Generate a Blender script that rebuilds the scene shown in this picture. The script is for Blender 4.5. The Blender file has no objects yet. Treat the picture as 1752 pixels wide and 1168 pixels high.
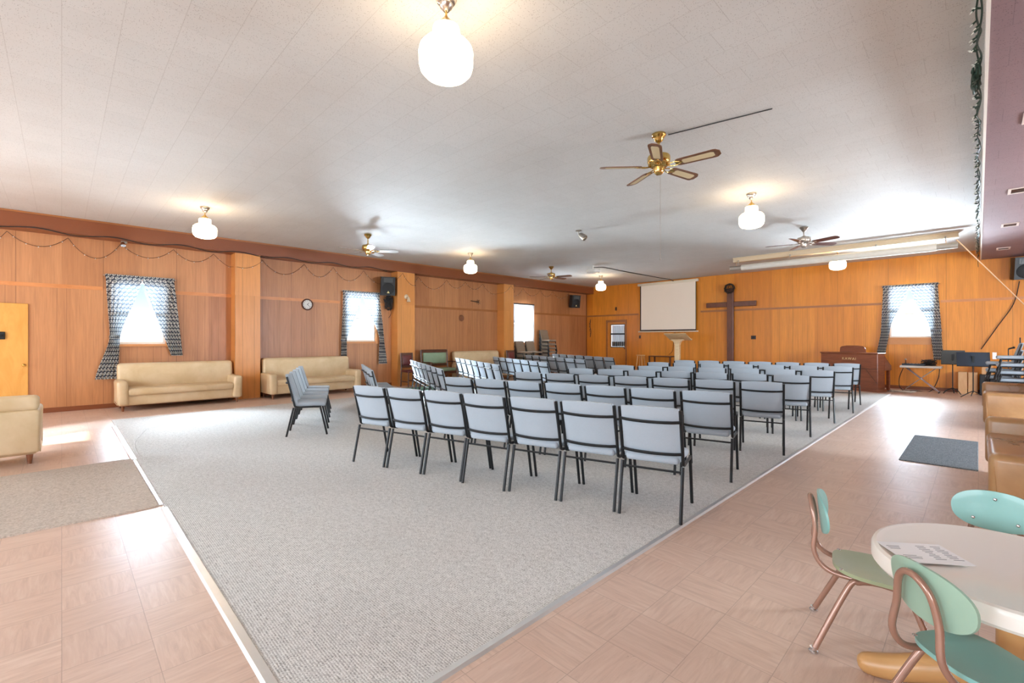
import bpy, bmesh, math, random
from mathutils import Vector, Matrix, Euler
PI = math.pi
R = math.radians
rnd = random.Random(7)
SC = bpy.context.scene
COL = SC.collection
XW, XB, YB, HC, HS, YR, XR = -12.55, -12.15, 17.1, 3.74, 3.48, -5.0, 5.0   # walls, beam face, ceilings

# ------------------------------------------------------------------ geometry helpers
class MB:
    def __init__(s):
        s.v = []; s.f = []; s.uv = []
    def add(s, vs, fs, M=None):
        n = len(s.v)
        for v in vs:
            v = Vector(v)
            s.v.append(M @ v if M else v)
        s.f += [tuple(i + n for i in f) for f in fs]
        return s
    def quad(s, *p):
        return s.add(p, [tuple(range(len(p)))])
    def box(s, x0, x1, y0, y1, z0, z1, M=None):
        vs = [(x0,y0,z0),(x1,y0,z0),(x1,y1,z0),(x0,y1,z0),(x0,y0,z1),(x1,y0,z1),(x1,y1,z1),(x0,y1,z1)]
        return s.add(vs, [(3,2,1,0),(4,5,6,7),(0,1,5,4),(1,2,6,5),(2,3,7,6),(3,0,4,7)], M)
    def rbox(s, x0, x1, y0, y1, z0, z1, r=.02, seg=2, M=None, fn=None):
        bm = bmesh.new()
        bmesh.ops.create_cube(bm, size=1)
        for v in bm.verts:
            v.co = Vector(((x0+x1)/2 + v.co.x*(x1-x0), (y0+y1)/2 + v.co.y*(y1-y0), (z0+z1)/2 + v.co.z*(z1-z0)))
        bmesh.ops.bevel(bm, geom=list(bm.edges), offset=min(r, .49*min(x1-x0, y1-y0, z1-z0)), segments=seg, profile=.5, affect='EDGES')
        bm.verts.ensure_lookup_table(); bm.verts.index_update()
        vs = [v.co.copy() for v in bm.verts]
        if fn: vs = [Vector(fn(v)) for v in vs]
        fs = [tuple(v.index for v in f.verts) for f in bm.faces]
        bm.free()
        return s.add(vs, fs, M)
    def tube(s, pts, r, seg=8, closed=False, M=None):
        pts = [Vector(p) for p in pts]; n = len(pts)
        rs = r if isinstance(r, (list, tuple)) else [r]*n
        vs, fs = [], []
        t = (pts[1]-pts[0]).normalized()
        up = Vector((0,0,1)) if abs(t.z) < .9 else Vector((1,0,0))
        a = t.cross(up).normalized()
        for i in range(n):
            if closed: t = (pts[(i+1) % n]-pts[i-1])
            else: t = pts[min(i+1,n-1)]-pts[max(i-1,0)]
            t.normalize()
            a = (a - t*a.dot(t)).normalized(); b = t.cross(a)
            for k in range(seg):
                w = 2*PI*k/seg
                vs.append(pts[i] + (a*math.cos(w)+b*math.sin(w))*rs[i])
        for i in range(n if closed else n-1):
            j = (i+1) % n
            for k in range(seg):
                l = (k+1) % seg
                fs.append((i*seg+k, i*seg+l, j*seg+l, j*seg+k))
        if not closed:
            fs.append(tuple(range(seg))[::-1]); fs.append(tuple((n-1)*seg+k for k in range(seg)))
        return s.add(vs, fs, M)
    def lathe(s, prof, seg=24, c=(0,0,0), M=None):
        vs, fs = [], []
        n = len(prof)
        for r, z in prof:
            for k in range(seg):
                w = 2*PI*k/seg
                vs.append((c[0]+max(r,1e-4)*math.cos(w), c[1]+max(r,1e-4)*math.sin(w), c[2]+z))
        for i in range(n-1):
            for k in range(seg):
                l = (k+1) % seg
                fs.append((i*seg+k, i*seg+l, (i+1)*seg+l, (i+1)*seg+k))
        fs.append(tuple(range(seg))[::-1]); fs.append(tuple((n-1)*seg+k for k in range(seg)))
        return s.add(vs, fs, M)
    def prism(s, poly, h0, h1, M=None):          # polygon in xy pulled along z
        n = len(poly)
        vs = [(x,y,h0) for x,y in poly] + [(x,y,h1) for x,y in poly]
        fs = [tuple(range(n))[::-1], tuple(range(n,2*n))] + [(i,(i+1)%n,n+(i+1)%n,n+i) for i in range(n)]
        return s.add(vs, fs, M)
    def grid(s, fn, nu, nv, uv=None):
        vs = [fn(i/nu, j/nv) for j in range(nv+1) for i in range(nu+1)]
        fs = [(j*(nu+1)+i, j*(nu+1)+i+1, (j+1)*(nu+1)+i+1, (j+1)*(nu+1)+i) for j in range(nv) for i in range(nu)]
        return s.add(vs, fs)
    def blob(s, c, r, seg=8, rings=6, sc=(1,1,1)):
        prof = [(math.sin(PI*i/rings), -math.cos(PI*i/rings)) for i in range(rings+1)]
        M = Matrix.Translation(c) @ Matrix.Diagonal((r*sc[0], r*sc[1], r*sc[2], 1))
        return s.lathe(prof, seg, M=M)
    def build(s, name, mat, parent=None, smooth=40, loc=None, kind=None, label=None):
        me = bpy.data.meshes.new(name)
        me.from_pydata([tuple(v) for v in s.v], [], s.f)
        me.validate(); me.update()
        bm = bmesh.new(); bm.from_mesh(me)
        bmesh.ops.recalc_face_normals(bm, faces=bm.faces); bm.to_mesh(me); bm.free()
        if smooth:
            me.shade_smooth(); me.set_sharp_from_angle(angle=R(smooth))
        me.materials.append(mat)
        o = bpy.data.objects.new(name, me); COL.objects.link(o)
        if parent: o.parent = parent
        if loc: o.location = loc
        if kind: o['kind'] = kind
        if label: o['label'] = label
        return o

def spline(pts, n=6, closed=False):
    pts = [Vector(p) for p in pts]; out = []
    m = len(pts)
    for i in range(m if closed else m-1):
        if closed: p = [pts[(i+k-1) % m] for k in range(4)]
        else: p = [pts[max(i-1,0)], pts[i], pts[i+1], pts[min(i+2,m-1)]]
        for k in range(n):
            t = k/n
            out.append(.5*((2*p[1]) + (p[2]-p[0])*t + (2*p[0]-5*p[1]+4*p[2]-p[3])*t*t + (3*p[1]-p[0]-3*p[2]+p[3])*t**3))
    if not closed: out.append(pts[-1])
    return out

def thing(name, label, cat, loc=(0,0,0), rz=0, group=None):
    o = bpy.data.objects.new(name, None); COL.objects.link(o)
    o.empty_display_size = .1
    o.location = loc; o.rotation_euler = (0,0,rz)
    o['label'] = label; o['category'] = cat
    if group: o['group'] = group
    return o
def tag(o, label, cat, group=None, kind=None):
    o['label'] = label; o['category'] = cat
    if group: o['group'] = group
    if kind: o['kind'] = kind
    return o
def dup(root, loc, rz, label, group=None, skip=()):
    r = root.copy(); COL.objects.link(r)
    r.location = loc; r.rotation_euler = (0,0,rz); r['label'] = label
    if group: r['group'] = group
    for ch in list(root.children):
        if ch.name.split('.')[0] in skip: continue
        c = ch.copy(); COL.objects.link(c); c.parent = r
        for g in ch.children:
            d = g.copy(); COL.objects.link(d); d.parent = c
    return r

# ------------------------------------------------------------------ materials
def lin(r, g=None, b=None):
    f = lambda c: ((c/255)/12.92 if c/255 <= .04045 else (((c/255)+.055)/1.055)**2.4)
    return (f(r), f(g), f(b), 1)
class NT:
    def __init__(s, name):
        s.m = bpy.data.materials.new(name); s.m.use_nodes = True
        s.t = s.m.node_tree; s.n = s.t.nodes; s.l = s.t.links
        s.b = s.n['Principled BSDF']; s.out = s.n['Material Output']
    def N(s, typ, **k):
        n = s.n.new(typ)
        for a, v in k.items():
            if a in ('operation','blend_type','data_type','voronoi_dimensions','feature','distance','noise_dimensions','offset','wave_type','bands_direction','interpolation_type','noise_type'):
                setattr(n, a, v)
        return n
    def L(s, a, b): s.l.new(a, b)
    def put(s, sock, v):
        if hasattr(v, 'is_linked'): s.L(v, sock)
        else: sock.default_value = v
    def math(s, op, a, b=0., c=None):
        n = s.N('ShaderNodeMath', operation=op)
        s.put(n.inputs[0], a); s.put(n.inputs[1], b)
        if c is not None: s.put(n.inputs[2], c)
        return n.outputs[0]
    def coord(s, which='Object'): return s.N('ShaderNodeTexCoord').outputs[which]
    def xyz(s, v):
        n = s.N('ShaderNodeSeparateXYZ'); s.L(v, n.inputs[0]); return n.outputs
    def comb(s, x=0., y=0., z=0.):
        n = s.N('ShaderNodeCombineXYZ')
        for i, a in enumerate((x,y,z)): s.put(n.inputs[i], a)
        return n.outputs[0]
    def noise(s, vec, scale, detail=3., rough=.5, dist=0.):
        n = s.N('ShaderNodeTexNoise'); s.put(n.inputs['Vector'], vec)
        n.inputs['Scale'].default_value = scale; n.inputs['Detail'].default_value = detail
        n.inputs['Roughness'].default_value = rough; n.inputs['Distortion'].default_value = dist
        return n.outputs['Fac']
    def white(s, vec):
        n = s.N('ShaderNodeTexWhiteNoise'); s.put(n.inputs['Vector'], vec); return n.outputs['Value']
    def ramp(s, fac, stops, interp='LINEAR'):
        n = s.N('ShaderNodeValToRGB'); e = n.color_ramp; e.interpolation = interp
        while len(e.elements) < len(stops): e.elements.new(.5)
        for el, (p, c) in zip(e.elements, stops):
            el.position = p; el.color = c if len(c) == 4 else (*c, 1)
        s.put(n.inputs[0], fac); return n.outputs[0]
    def mix(s, fac, a, b, mode='MIX'):
        n = s.N('ShaderNodeMix', data_type='RGBA', blend_type=mode)
        s.put(n.inputs[0], fac); s.put(n.inputs[6], a); s.put(n.inputs[7], b); return n.outputs[2]
    def scale(s, vec, x, y, z):
        n = s.N('ShaderNodeVectorMath', operation='MULTIPLY'); s.put(n.inputs[0], vec); n.inputs[1].default_value = (x,y,z); return n.outputs[0]
    def bump(s, h, strength=.3, dist=.01):
        n = s.N('ShaderNodeBump'); n.inputs['Strength'].default_value = strength; n.inputs['Distance'].default_value = dist
        s.L(h, n.inputs['Height']); s.L(n.outputs[0], s.b.inputs['Normal'])
    def col(s, c): s.put(s.b.inputs['Base Color'], c)
    def rough(s, v): s.put(s.b.inputs['Roughness'], v)

def plain(name, c, rough=.5, metal=0., var=.08, scale=12., bump=0., spec=.5, coat=0.):
    m = NT(name)
    n = m.noise(m.coord(), scale, 3)
    c2 = tuple(x*(1-var) for x in c[:3]) + (1,); c1 = tuple(min(1, x*(1+var)) for x in c[:3]) + (1,)
    m.col(m.mix(n, c2, c1)); m.rough(rough)
    m.b.inputs['Metallic'].default_value = metal
    m.b.inputs['Specular IOR Level'].default_value = spec
    m.b.inputs['Coat Weight'].default_value = coat
    if bump: m.bump(n, bump, .01)
    return m.m

def wood_panel(name, axis, base, base2, low_groove=True, plank=.135):
    m = NT(name)
    x, y, z = m.xyz(m.coord())
    a = (x, y)[axis]
    pid = m.math('FLOOR', m.math('DIVIDE', a, 1.22)); row = m.math('GREATER_THAN', z, 2.45)
    t = m.white(m.comb(pid, m.math('MULTIPLY', row, 7.3), 1.7))
    k = m.math('FLOOR', m.math('DIVIDE', a, plank))
    tk = m.white(m.comb(k, m.math('MULTIPLY', row, 3.1), 5.))
    g = m.noise(m.comb(m.math('MULTIPLY', a, 42.), m.math('MULTIPLY', z, 1.6), m.math('MULTIPLY', pid, 3.7)), 1., 4, .6, .6)
    g2 = m.noise(m.comb(m.math('MULTIPLY', a, 5.), m.math('MULTIPLY', z, .7), pid), 1., 3, .5, 1.2)
    c = m.mix(t, base, base2)
    c = m.mix(m.math('MULTIPLY', tk, .35), c, tuple(v*.72 for v in base[:3]) + (1,))
    c = m.mix(m.ramp(g, [(.35, (0,0,0)), (.75, (1,1,1))]), c, m.mix(.5, c, tuple(v*.55 for v in base[:3]) + (1,)))
    c = m.mix(m.math('MULTIPLY', g2, .5), c, tuple(min(1, v*1.25) for v in base2[:3]) + (1,))
    # grooves: every few planks, below the rail only; panel joints everywhere
    fr = m.math('FRACT', m.math('DIVIDE', a, plank))
    ln = m.math('LESS_THAN', m.math('ABSOLUTE', m.math('SUBTRACT', fr, .5)), .025)
    ln = m.math('MULTIPLY', ln, m.math('LESS_THAN', z, 2.45))
    ln = m.math('MULTIPLY', ln, m.math('GREATER_THAN', tk, .3))
    fp = m.math('FRACT', m.math('DIVIDE', a, 1.22))
    jn = m.math('LESS_THAN', m.math('ABSOLUTE', m.math('SUBTRACT', fp, .5)), .004)
    gv = m.math('MAXIMUM', m.math('MULTIPLY', ln, .45), m.math('MULTIPLY', jn, .5))
    c = m.mix(gv, c, tuple(v*.3 for v in base[:3]) + (1,))
    m.col(c); m.rough(m.math('ADD', m.math('MULTIPLY', g, .2), .27))
    m.bump(m.math('SUBTRACT', m.math('MULTIPLY', g, .2), gv), .25, .004)
    return m.m

def wood(name, c1, c2, rough=.4, s=(3,3,30), coat=.2):
    m = NT(name)
    v = m.scale(m.coord(), *s)
    g = m.noise(v, 1.2, 5, .6, 1.)
    m.col(m.ramp(g, [(.3, c1), (.7, c2)])); m.rough(rough)
    m.b.inputs['Coat Weight'].default_value = coat; m.b.inputs['Coat Roughness'].default_value = .25
    m.bump(g, .08, .004)
    return m.m

def floor_mat():
    m = NT('vinyl_tile'); co = m.coord(); x, y, z = m.xyz(co)
    T = .305
    ix = m.math('FLOOR', m.math('DIVIDE', x, T)); iy = m.math('FLOOR', m.math('DIVIDE', y, T))
    par = m.math('FLOORED_MODULO', m.math('ADD', ix, iy), 2.)
    t = m.white(m.comb(ix, iy, 2.))
    off = m.math('MULTIPLY', t, 40.)
    sx = m.math('ADD', m.math('MULTIPLY', par, 34.), 4.); sy = m.math('SUBTRACT', 38., m.math('MULTIPLY', par, 34.))
    v = m.comb(m.math('MULTIPLY', x, sx), m.math('MULTIPLY', y, sy), off)
    n = m.noise(v, 1., 4, .65, .8)
    big = m.noise(co, .55, 3)
    c = m.ramp(n, [(.25, lin(184,156,140)), (.5, lin(206,178,160)), (.8, lin(222,200,184))])
    c = m.mix(m.math('MULTIPLY', t, .28), c, lin(190,160,144))
    c = m.mix(m.math('MULTIPLY', big, .35), c, lin(214,188,170))
    gx = m.math('ABSOLUTE', m.math('SUBTRACT', m.math('FRACT', m.math('DIVIDE', x, T)), .5))
    gy = m.math('ABSOLUTE', m.math('SUBTRACT', m.math('FRACT', m.math('DIVIDE', y, T)), .5))
    j = m.math('GREATER_THAN', m.math('MAXIMUM', gx, gy), .494)
    c = m.mix(m.math('MULTIPLY', j, .35), c, lin(120,98,88))
    # scuffs and dark scratches
    sc = m.noise(m.scale(co, 9, 3.2, 1), 1., 5, .7, 2.5)
    sm = m.ramp(sc, [(.70, (0,0,0)), (.715, (1,1,1)), (.73, (0,0,0))])
    c = m.mix(m.math('MULTIPLY', sm, .45), c, lin(120,85,70))
    m.col(c)
    wx = m.noise(m.scale(co, 3, 3, 1), 1., 4, .6)
    m.rough(m.math('ADD', .24, m.math('MULTIPLY', wx, .26)))
    m.b.inputs['Specular IOR Level'].default_value = .42
    h = m.math('SUBTRACT', m.math('ADD', m.math('MULTIPLY', n, .25), m.math('MULTIPLY', wx, .6)), j)
    m.bump(h, .14, .004)
    return m.m

def carpet_mat(name, c1, c2, c3, sc=150., rows=True):
    m = NT(name); co = m.coord()
    n = m.noise(m.scale(co, 1, .6, 1), sc, 2, .6)
    big = m.noise(co, .5, 3); mid = m.noise(co, 30., 2)
    x, y, z = m.xyz(co)
    h = m.math('ADD', m.math('MULTIPLY', n, .75), m.math('MULTIPLY', mid, .25))
    if rows:
        w = m.math('MULTIPLY', m.math('ADD', m.math('SINE', m.math('MULTIPLY', y, 2*PI/.012)), 1.), .07)
        h = m.math('ADD', h, w)
    c = m.ramp(h, [(.36, c1), (.52, c2), (.68, c3)])
    st = m.ramp(m.noise(m.scale(co, 1, 1, 1), .35, 4, .6), [(.55, (0,0,0)), (.75, (1,1,1))])
    c = m.mix(m.math('MULTIPLY', big, .3), c, c2)
    c = m.mix(m.math('MULTIPLY', st, .25), c, tuple(v*.7 for v in c2[:3]) + (1,))
    m.col(c); m.rough(.95); m.b.inputs['Specular IOR Level'].default_value = .1
    m.bump(h, .5, .008)
    return m.m

def ceiling_mat(name, base, dark, hole, jcol, tint=None):
    m = NT(name); co = m.coord(); x, y, z = m.xyz(co)
    T = .318
    iy = m.math('FLOOR', m.math('DIVIDE', y, T))
    xo = m.math('ADD', m.math('DIVIDE', x, T), m.math('MULTIPLY', m.math('FLOORED_MODULO', iy, 2.), .5))
    ix = m.math('FLOOR', xo)
    t = m.white(m.comb(ix, iy, 3.))
    gx = m.math('ABSOLUTE', m.math('SUBTRACT', m.math('FRACT', xo), .5))
    gy = m.math('ABSOLUTE', m.math('SUBTRACT', m.math('FRACT', m.math('DIVIDE', y, T)), .5))
    jy = m.math('MULTIPLY', m.math('GREATER_THAN', gy, .493), m.noise(m.comb(m.math('MULTIPLY', x, .4), iy, 0.), 1., 2))
    jx = m.math('MULTIPLY', m.math('GREATER_THAN', gx, .493), m.math('MULTIPLY', t, .7))
    j = m.math('MAXIMUM', jx, jy)
    vo = m.N('ShaderNodeTexVoronoi'); m.put(vo.inputs['Vector'], co); vo.inputs['Scale'].default_value = 85.; vo.inputs['Randomness'].default_value = .75
    hl = m.math('LESS_THAN', vo.outputs['Distance'], .26)
    vo2 = m.white(vo.outputs['Position']) if 'Position' in vo.outputs else .5
    hl = m.math('MULTIPLY', hl, m.math('GREATER_THAN', vo2, .3))
    st = m.noise(co, .45, 5, .62, .6)
    c = m.mix(m.math('MULTIPLY', t, .5), base, tuple(v*.93 for v in base[:3]) + (1,))
    c = m.mix(m.ramp(st, [(.45, (0,0,0)), (.75, (.55,.55,.55))]), c, dark)
    c = m.mix(m.math('MULTIPLY', hl, .75), c, hole)
    c = m.mix(m.math('MULTIPLY', j, .6), c, jcol)
    m.col(c); m.rough(.7); m.b.inputs['Specular IOR Level'].default_value = .25
    m.bump(m.math('SUBTRACT', 0., m.math('ADD', hl, m.math('MULTIPLY', j, 2.))), .2, .003)
    return m.m

def fabric(name, c, rough=.9, sc=240., var=.18, sheen=.2):
    m = NT(name); co = m.coord(); n = m.noise(co, sc, 2, .6); b = m.noise(co, 6., 2)
    m.col(m.mix(m.math('ADD', m.math('MULTIPLY', n, .7), m.math('MULTIPLY', b, .3)), tuple(v*(1-var) for v in c[:3]) + (1,), tuple(min(1, v*(1+var)) for v in c[:3]) + (1,)))
    m.rough(rough); m.b.inputs['Specular IOR Level'].default_value = .2
    m.b.inputs['Sheen Weight'].default_value = sheen
    m.bump(n, .15, .002)
    return m.m

def leather(name, c, c2, rough=.38):
    m = NT(name); co = m.coord()
    n = m.noise(co, 2.2, 4, .6, .5); f = m.noise(co, 150., 2)
    m.col(m.mix(m.ramp(n, [(.35, (0,0,0)), (.7, (1,1,1))]), c, c2)); m.rough(m.math('ADD', rough-.06, m.math('MULTIPLY', n, .14)))
    m.bump(m.math('ADD', m.math('MULTIPLY', f, .12), n), .12, .01)
    return m.m

def curtain_mat():
    m = NT('curtain_print'); co = m.coord('UV')
    ux, uy, uz = m.xyz(co); hexv = m.comb(m.math('ADD', ux, m.math('MULTIPLY', uy, .5)), m.math('MULTIPLY', uy, .87), 0.)
    vo = m.N('ShaderNodeTexVoronoi'); m.put(vo.inputs['Vector'], hexv); vo.inputs['Scale'].default_value = 14.; vo.inputs['Randomness'].default_value = .05
    d = vo.outputs['Distance']
    ring = m.ramp(d, [(.18, (0,0,0)), (.24, (1,1,1)), (.36, (1,1,1)), (.43, (0,0,0))])
    dot = m.math('LESS_THAN', d, .08)
    pat = m.math('MAXIMUM', ring, dot)
    c = m.mix(pat, lin(34,42,58), lin(205,205,196))
    m.col(c); m.rough(.85)
    tr = m.N('ShaderNodeBsdfTranslucent'); m.L(m.mix(pat, lin(112,124,134), lin(160,166,172)), tr.inputs[0])
    tp = m.N('ShaderNodeBsdfTransparent'); tp.inputs[0].default_value = (.86,.92,1,1)
    a = m.N('ShaderNodeMixShader'); a.inputs[0].default_value = .105
    m.L(m.b.outputs[0], a.inputs[1]); m.L(tr.outputs[0], a.inputs[2])
    b = m.N('ShaderNodeMixShader'); b.inputs[0].default_value = .05
    m.L(a.outputs[0], b.inputs[1]); m.L(tp.outputs[0], b.inputs[2])
    m.L(b.outputs[0], m.out.inputs[0])
    return m.m
def sheer_mat():
    m = NT('white_sheer'); m.col(lin(232,232,228)); m.rough(.9)
    n = m.noise(m.coord(), 90., 2)
    m.col(m.mix(n, lin(220,220,218), lin(240,240,238)))
    tr = m.N('ShaderNodeBsdfTranslucent'); tr.inputs[0].default_value = (.13,.14,.15,1)
    tp = m.N('ShaderNodeBsdfTransparent')
    a = m.N('ShaderNodeMixShader'); a.inputs[0].default_value = .3
    m.L(m.b.outputs[0], a.inputs[1]); m.L(tr.outputs[0], a.inputs[2])
    b = m.N('ShaderNodeMixShader'); b.inputs[0].default_value = .10
    m.L(a.outputs[0], b.inputs[1]); m.L(tp.outputs[0], b.inputs[2]); m.L(b.outputs[0], m.out.inputs[0])
    return m.m
def glass_mat():
    m = NT('window_glass')
    tp = m.N('ShaderNodeBsdfTransparent'); tp.inputs[0].default_value = (.96,.98,1,1)
    gl = m.N('ShaderNodeBsdfGlossy'); gl.inputs['Roughness'].default_value = .02
    fr = m.N('ShaderNodeFresnel'); fr.inputs[0].default_value = 1.45
    a = m.N('ShaderNodeMixShader'); m.L(fr.outputs[0], a.inputs[0]); m.L(tp.outputs[0], a.inputs[1]); m.L(gl.outputs[0], a.inputs[2])
    m.L(a.outputs[0], m.out.inputs[0]); return m.m
def emit_mat(name, c, st):
    m = NT(name); m.col((.9,.9,.88,1)); m.rough(.3)
    m.b.inputs['Emission Color'].default_value = c; m.b.inputs['Emission Strength'].default_value = st
    n = m.noise(m.coord(), 8., 1); m.col(m.mix(n, (.86,.86,.84,1), (.92,.92,.9,1)))
    return m.m

M = {}
M['wall_l'] = wood_panel('plywood_window_side', 1, lin(158,98,56), lin(198,140,94))
M['wall_b'] = wood_panel('plywood_lectern_side', 0, lin(200,116,32), lin(230,148,48))
M['pillar'] = wood_panel('plywood_pillar', 1, lin(210,140,72), lin(218,148,80), plank=.2)
M['trim'] = wood('rail_wood', lin(196,124,66), lin(214,142,84), .4, (2,2,8))
M['trim_dark'] = wood('brown_rail', lin(150,92,46), lin(168,106,56), .4, (2,2,8))
M['beam'] = plain('brown_paint', lin(130,72,40), .38, var=.06, scale=2.)
M['floor'] = floor_mat()
M['carpet'] = carpet_mat('berber_carpet', lin(126,125,122), lin(191,190,187), lin(226,225,222))
M['matbeige'] = carpet_mat('beige_mat', lin(160,148,136), lin(190,177,164), lin(206,194,180), 120., False)
M['matslate'] = carpet_mat('slate_mat', lin(70,78,84), lin(104,112,118), lin(136,142,146), 90.)
M['matgreen'] = carpet_mat('green_mat', lin(84,126,118), lin(112,156,146), lin(132,172,162), 120., False)
M['ceil'] = ceiling_mat('acoustic_tile', lin(204,201,196), lin(192,184,176), lin(120,110,100), lin(140,128,118))
M['ceil_p'] = ceiling_mat('shaded_mauve_tile', lin(138,114,116), lin(124,102,106), lin(64,48,50), lin(74,54,56))  # dim light and colour cast on the soffit are put into this colour
M['alu'] = plain('aluminium_strip', lin(226,226,224), .32, .75, .04)
M['grey'] = fabric('grey_upholstery', lin(164,174,183))
M['brownfab'] = fabric('taupe_upholstery', lin(140,122,102))
M['black'] = plain('black_steel', lin(26,28,30), .42, .3, .1)
M['blackplastic'] = plain('black_plastic', lin(30,31,33), .5, 0., .1)
M['grille'] = plain('black_grille', lin(26,27,29), .7, 0., .2, 200.)
M['cream'] = leather('cream_vinyl', lin(206,180,138), lin(222,200,164))
M['tan'] = leather('tan_vinyl', lin(160,118,76), lin(182,142,98), .28)
M['oxblood'] = leather('oxblood_leather', lin(86,34,34), lin(110,48,44), .3)
M['greenvinyl'] = leather('green_vinyl', lin(128,150,122), lin(146,166,138), .4)
M['darkwood'] = wood('dark_wood', lin(70,38,24), lin(98,56,36), .35)
M['legwood'] = wood('leg_wood', lin(112,66,40), lin(140,86,54), .35)
M['piano'] = wood('piano_walnut', lin(118,64,42), lin(146,84,56), .35, (2,2,14), .4)
M['palewood'] = wood('pale_wood', lin(206,176,132), lin(226,200,158), .45, (4,4,20))
M['stoolwood'] = wood('pine_wood', lin(206,154,92), lin(224,176,114), .45)
M['ply'] = wood('ply_board', lin(204,154,104), lin(218,172,124), .5, (6,6,2))
M['doorwood'] = wood('golden_door_veneer', lin(212,148,62), lin(226,166,82), .38, (5,5,1.4))
M['doorwood2'] = wood('orange_door_wood', lin(198,124,44), lin(212,138,58), .4, (6,6,1.4))
M['cross'] = wood('mahogany', lin(84,44,30), lin(112,62,40), .35, (8,8,2))
M['crown'] = plain('thorn_brown', lin(52,38,28), .7, 0, .3)
M['brass'] = plain('polished_brass', lin(214,178,104), .18, 1., .04)
M['nickel'] = plain('brushed_nickel', lin(190,180,168), .28, 1., .04)
M['chrome'] = plain('chrome', lin(215,215,218), .15, 1., .02)
M['cane'] = fabric('cane_insert', lin(206,188,150), .8, 300., .15, 0.)
M['bladewood'] = wood('blade_walnut', lin(98,62,40), lin(124,82,54), .4, (8,8,8))
M['bladedark'] = wood('blade_cherry', lin(76,34,24), lin(100,48,34), .35, (8,8,8))
M['bladegrey'] = plain('blade_grey', lin(150,142,134), .4, 0., .06)
M['shade'] = emit_mat('lit_opal_glass', (1,.76,.48,1), 7.)
M['curtain'] = curtain_mat(); M['sheer'] = sheer_mat(); M['glass'] = glass_mat()
M['frame'] = plain('white_window_paint', lin(228,224,214), .5, 0, .04)
M['frame_w'] = plain('stained_window_trim', lin(206,140,84), .4, 0, .06)
M['screen'] = plain('screen_white', lin(244,232,216), .75, 0, .02, 2.)
M['screen_case'] = plain('screen_case', lin(226,214,192), .45, 0, .03)
M['white'] = plain('white_plastic', lin(226,223,216), .35, 0, .03)
M['canvas'] = plain('canvas_roll', lin(216,210,198), .8, 0, .06)
M['pipe'] = plain('grey_pipe', lin(168,158,146), .45, .4, .06)
M['board'] = wood('ceiling_board', lin(208,186,152), lin(220,200,168), .6, (1,6,6), 0)
M['table'] = plain('cream_table_plastic', lin(236,231,222), .28, 0, .02, 3., coat=.2)
M['paper'] = plain('paper', lin(240,240,240), .8, 0, .02)
M['ink'] = plain('ink', lin(110,112,120), .8, 0, .1)
M['aqua'] = plain('aqua_plastic', lin(134,184,177), .35, 0, .06, 5., coat=.2)
M['olive'] = plain('olive_plastic', lin(150,158,124), .35, 0, .14, 6., coat=.2)
M['sage'] = plain('sage_plastic', lin(150,180,160), .38, 0, .06, 5., coat=.2)
M['copper'] = plain('brown_tube', lin(158,120,102), .22, .25, .06, coat=.4)
M['tanplastic'] = plain('tan_plastic', lin(190,144,92), .35, 0, .06, 4.)
M['green_wire'] = plain('green_wire', lin(36,58,46), .5, 0, .2)
M['bulb'] = plain('clear_bulb', lin(236,236,226), .15, 0, .05)
M['wire'] = plain('dark_wire', lin(58,44,36), .6, 0, .1)
M['cordtan'] = plain('tan_rope', lin(222,180,140), .8, 0, .1)
M['cable'] = plain('black_cable', lin(34,32,32), .55, 0, .1)
M['greycable'] = plain('grey_cable', lin(190,180,168), .6, 0, .1)
M['vent'] = plain('vent_cream', lin(206,190,182), .5, 0, .05)
M['dark'] = plain('dark_slot', lin(34,28,28), .8, 0, .1)
M['slate'] = plain('navy_desk', lin(44,54,66), .4, .2, .08)
M['deskgrey'] = plain('charcoal_desk', lin(74,76,76), .45, .2, .08)
M['clockface'] = plain('clock_face', lin(226,226,222), .5, 0, .02)
M['ceramic'] = plain('cream_ceramic', lin(214,192,162), .4, 0, .06)
M['switch'] = plain('brown_plate', lin(74,44,30), .4, 0, .06)
M['gold'] = plain('gold_leaf', lin(236,214,160), .35, .4, .04)
M['seam'] = plain('joint_brown', lin(120,70,32), .5, 0, .1)
M['badge'] = plain('badge_yellow', lin(228,216,150), .4, .2, .04)
M['ground'] = plain('pale_gravel', lin(226,224,220), .9, 0, .05, 3.)
M['added_blind'] = plain('added_blind_white', lin(235,234,230), .8, 0, .02)  # for blinds added out of view around the fill lamps

# ------------------------------------------------------------------ room shell
def wall_cells(mb, a0, a1, z0, z1, holes, P):
    """rectangle a0..a1 x z0..z1 minus holes (a0,a1,z0,z1); P maps (a,z,depth) to a point; reveals 0.14 deep"""
    As = sorted({a0, a1, *[h[0] for h in holes], *[h[1] for h in holes]})
    Zs = sorted({z0, z1, *[h[2] for h in holes], *[h[3] for h in holes]})
    for i in range(len(As)-1):
        for j in range(len(Zs)-1):
            ca, cz = (As[i]+As[i+1])/2, (Zs[j]+Zs[j+1])/2
            if any(h[0] < ca < h[1] and h[2] < cz < h[3] for h in holes): continue
            for d in (0, .14):
                mb.quad(P(As[i],Zs[j],d), P(As[i+1],Zs[j],d), P(As[i+1],Zs[j+1],d), P(As[i],Zs[j+1],d))
    for h in holes:
        A, B, C, D = (h[0],h[2]), (h[1],h[2]), (h[1],h[3]), (h[0],h[3])
        for p, q in ((A,B),(B,C),(C,D),(D,A)):
            mb.quad(P(*p,0), P(*q,0), P(*q,.14), P(*p,.14))
    ends = [(a0,z0),(a1,z0),(a1,z1),(a0,z1)]
    for k in range(4):
        p, q = ends[k], ends[(k+1) % 4]
        mb.quad(P(*p,0), P(*q,0), P(*q,.14), P(*p,.14))
    return mb
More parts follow.
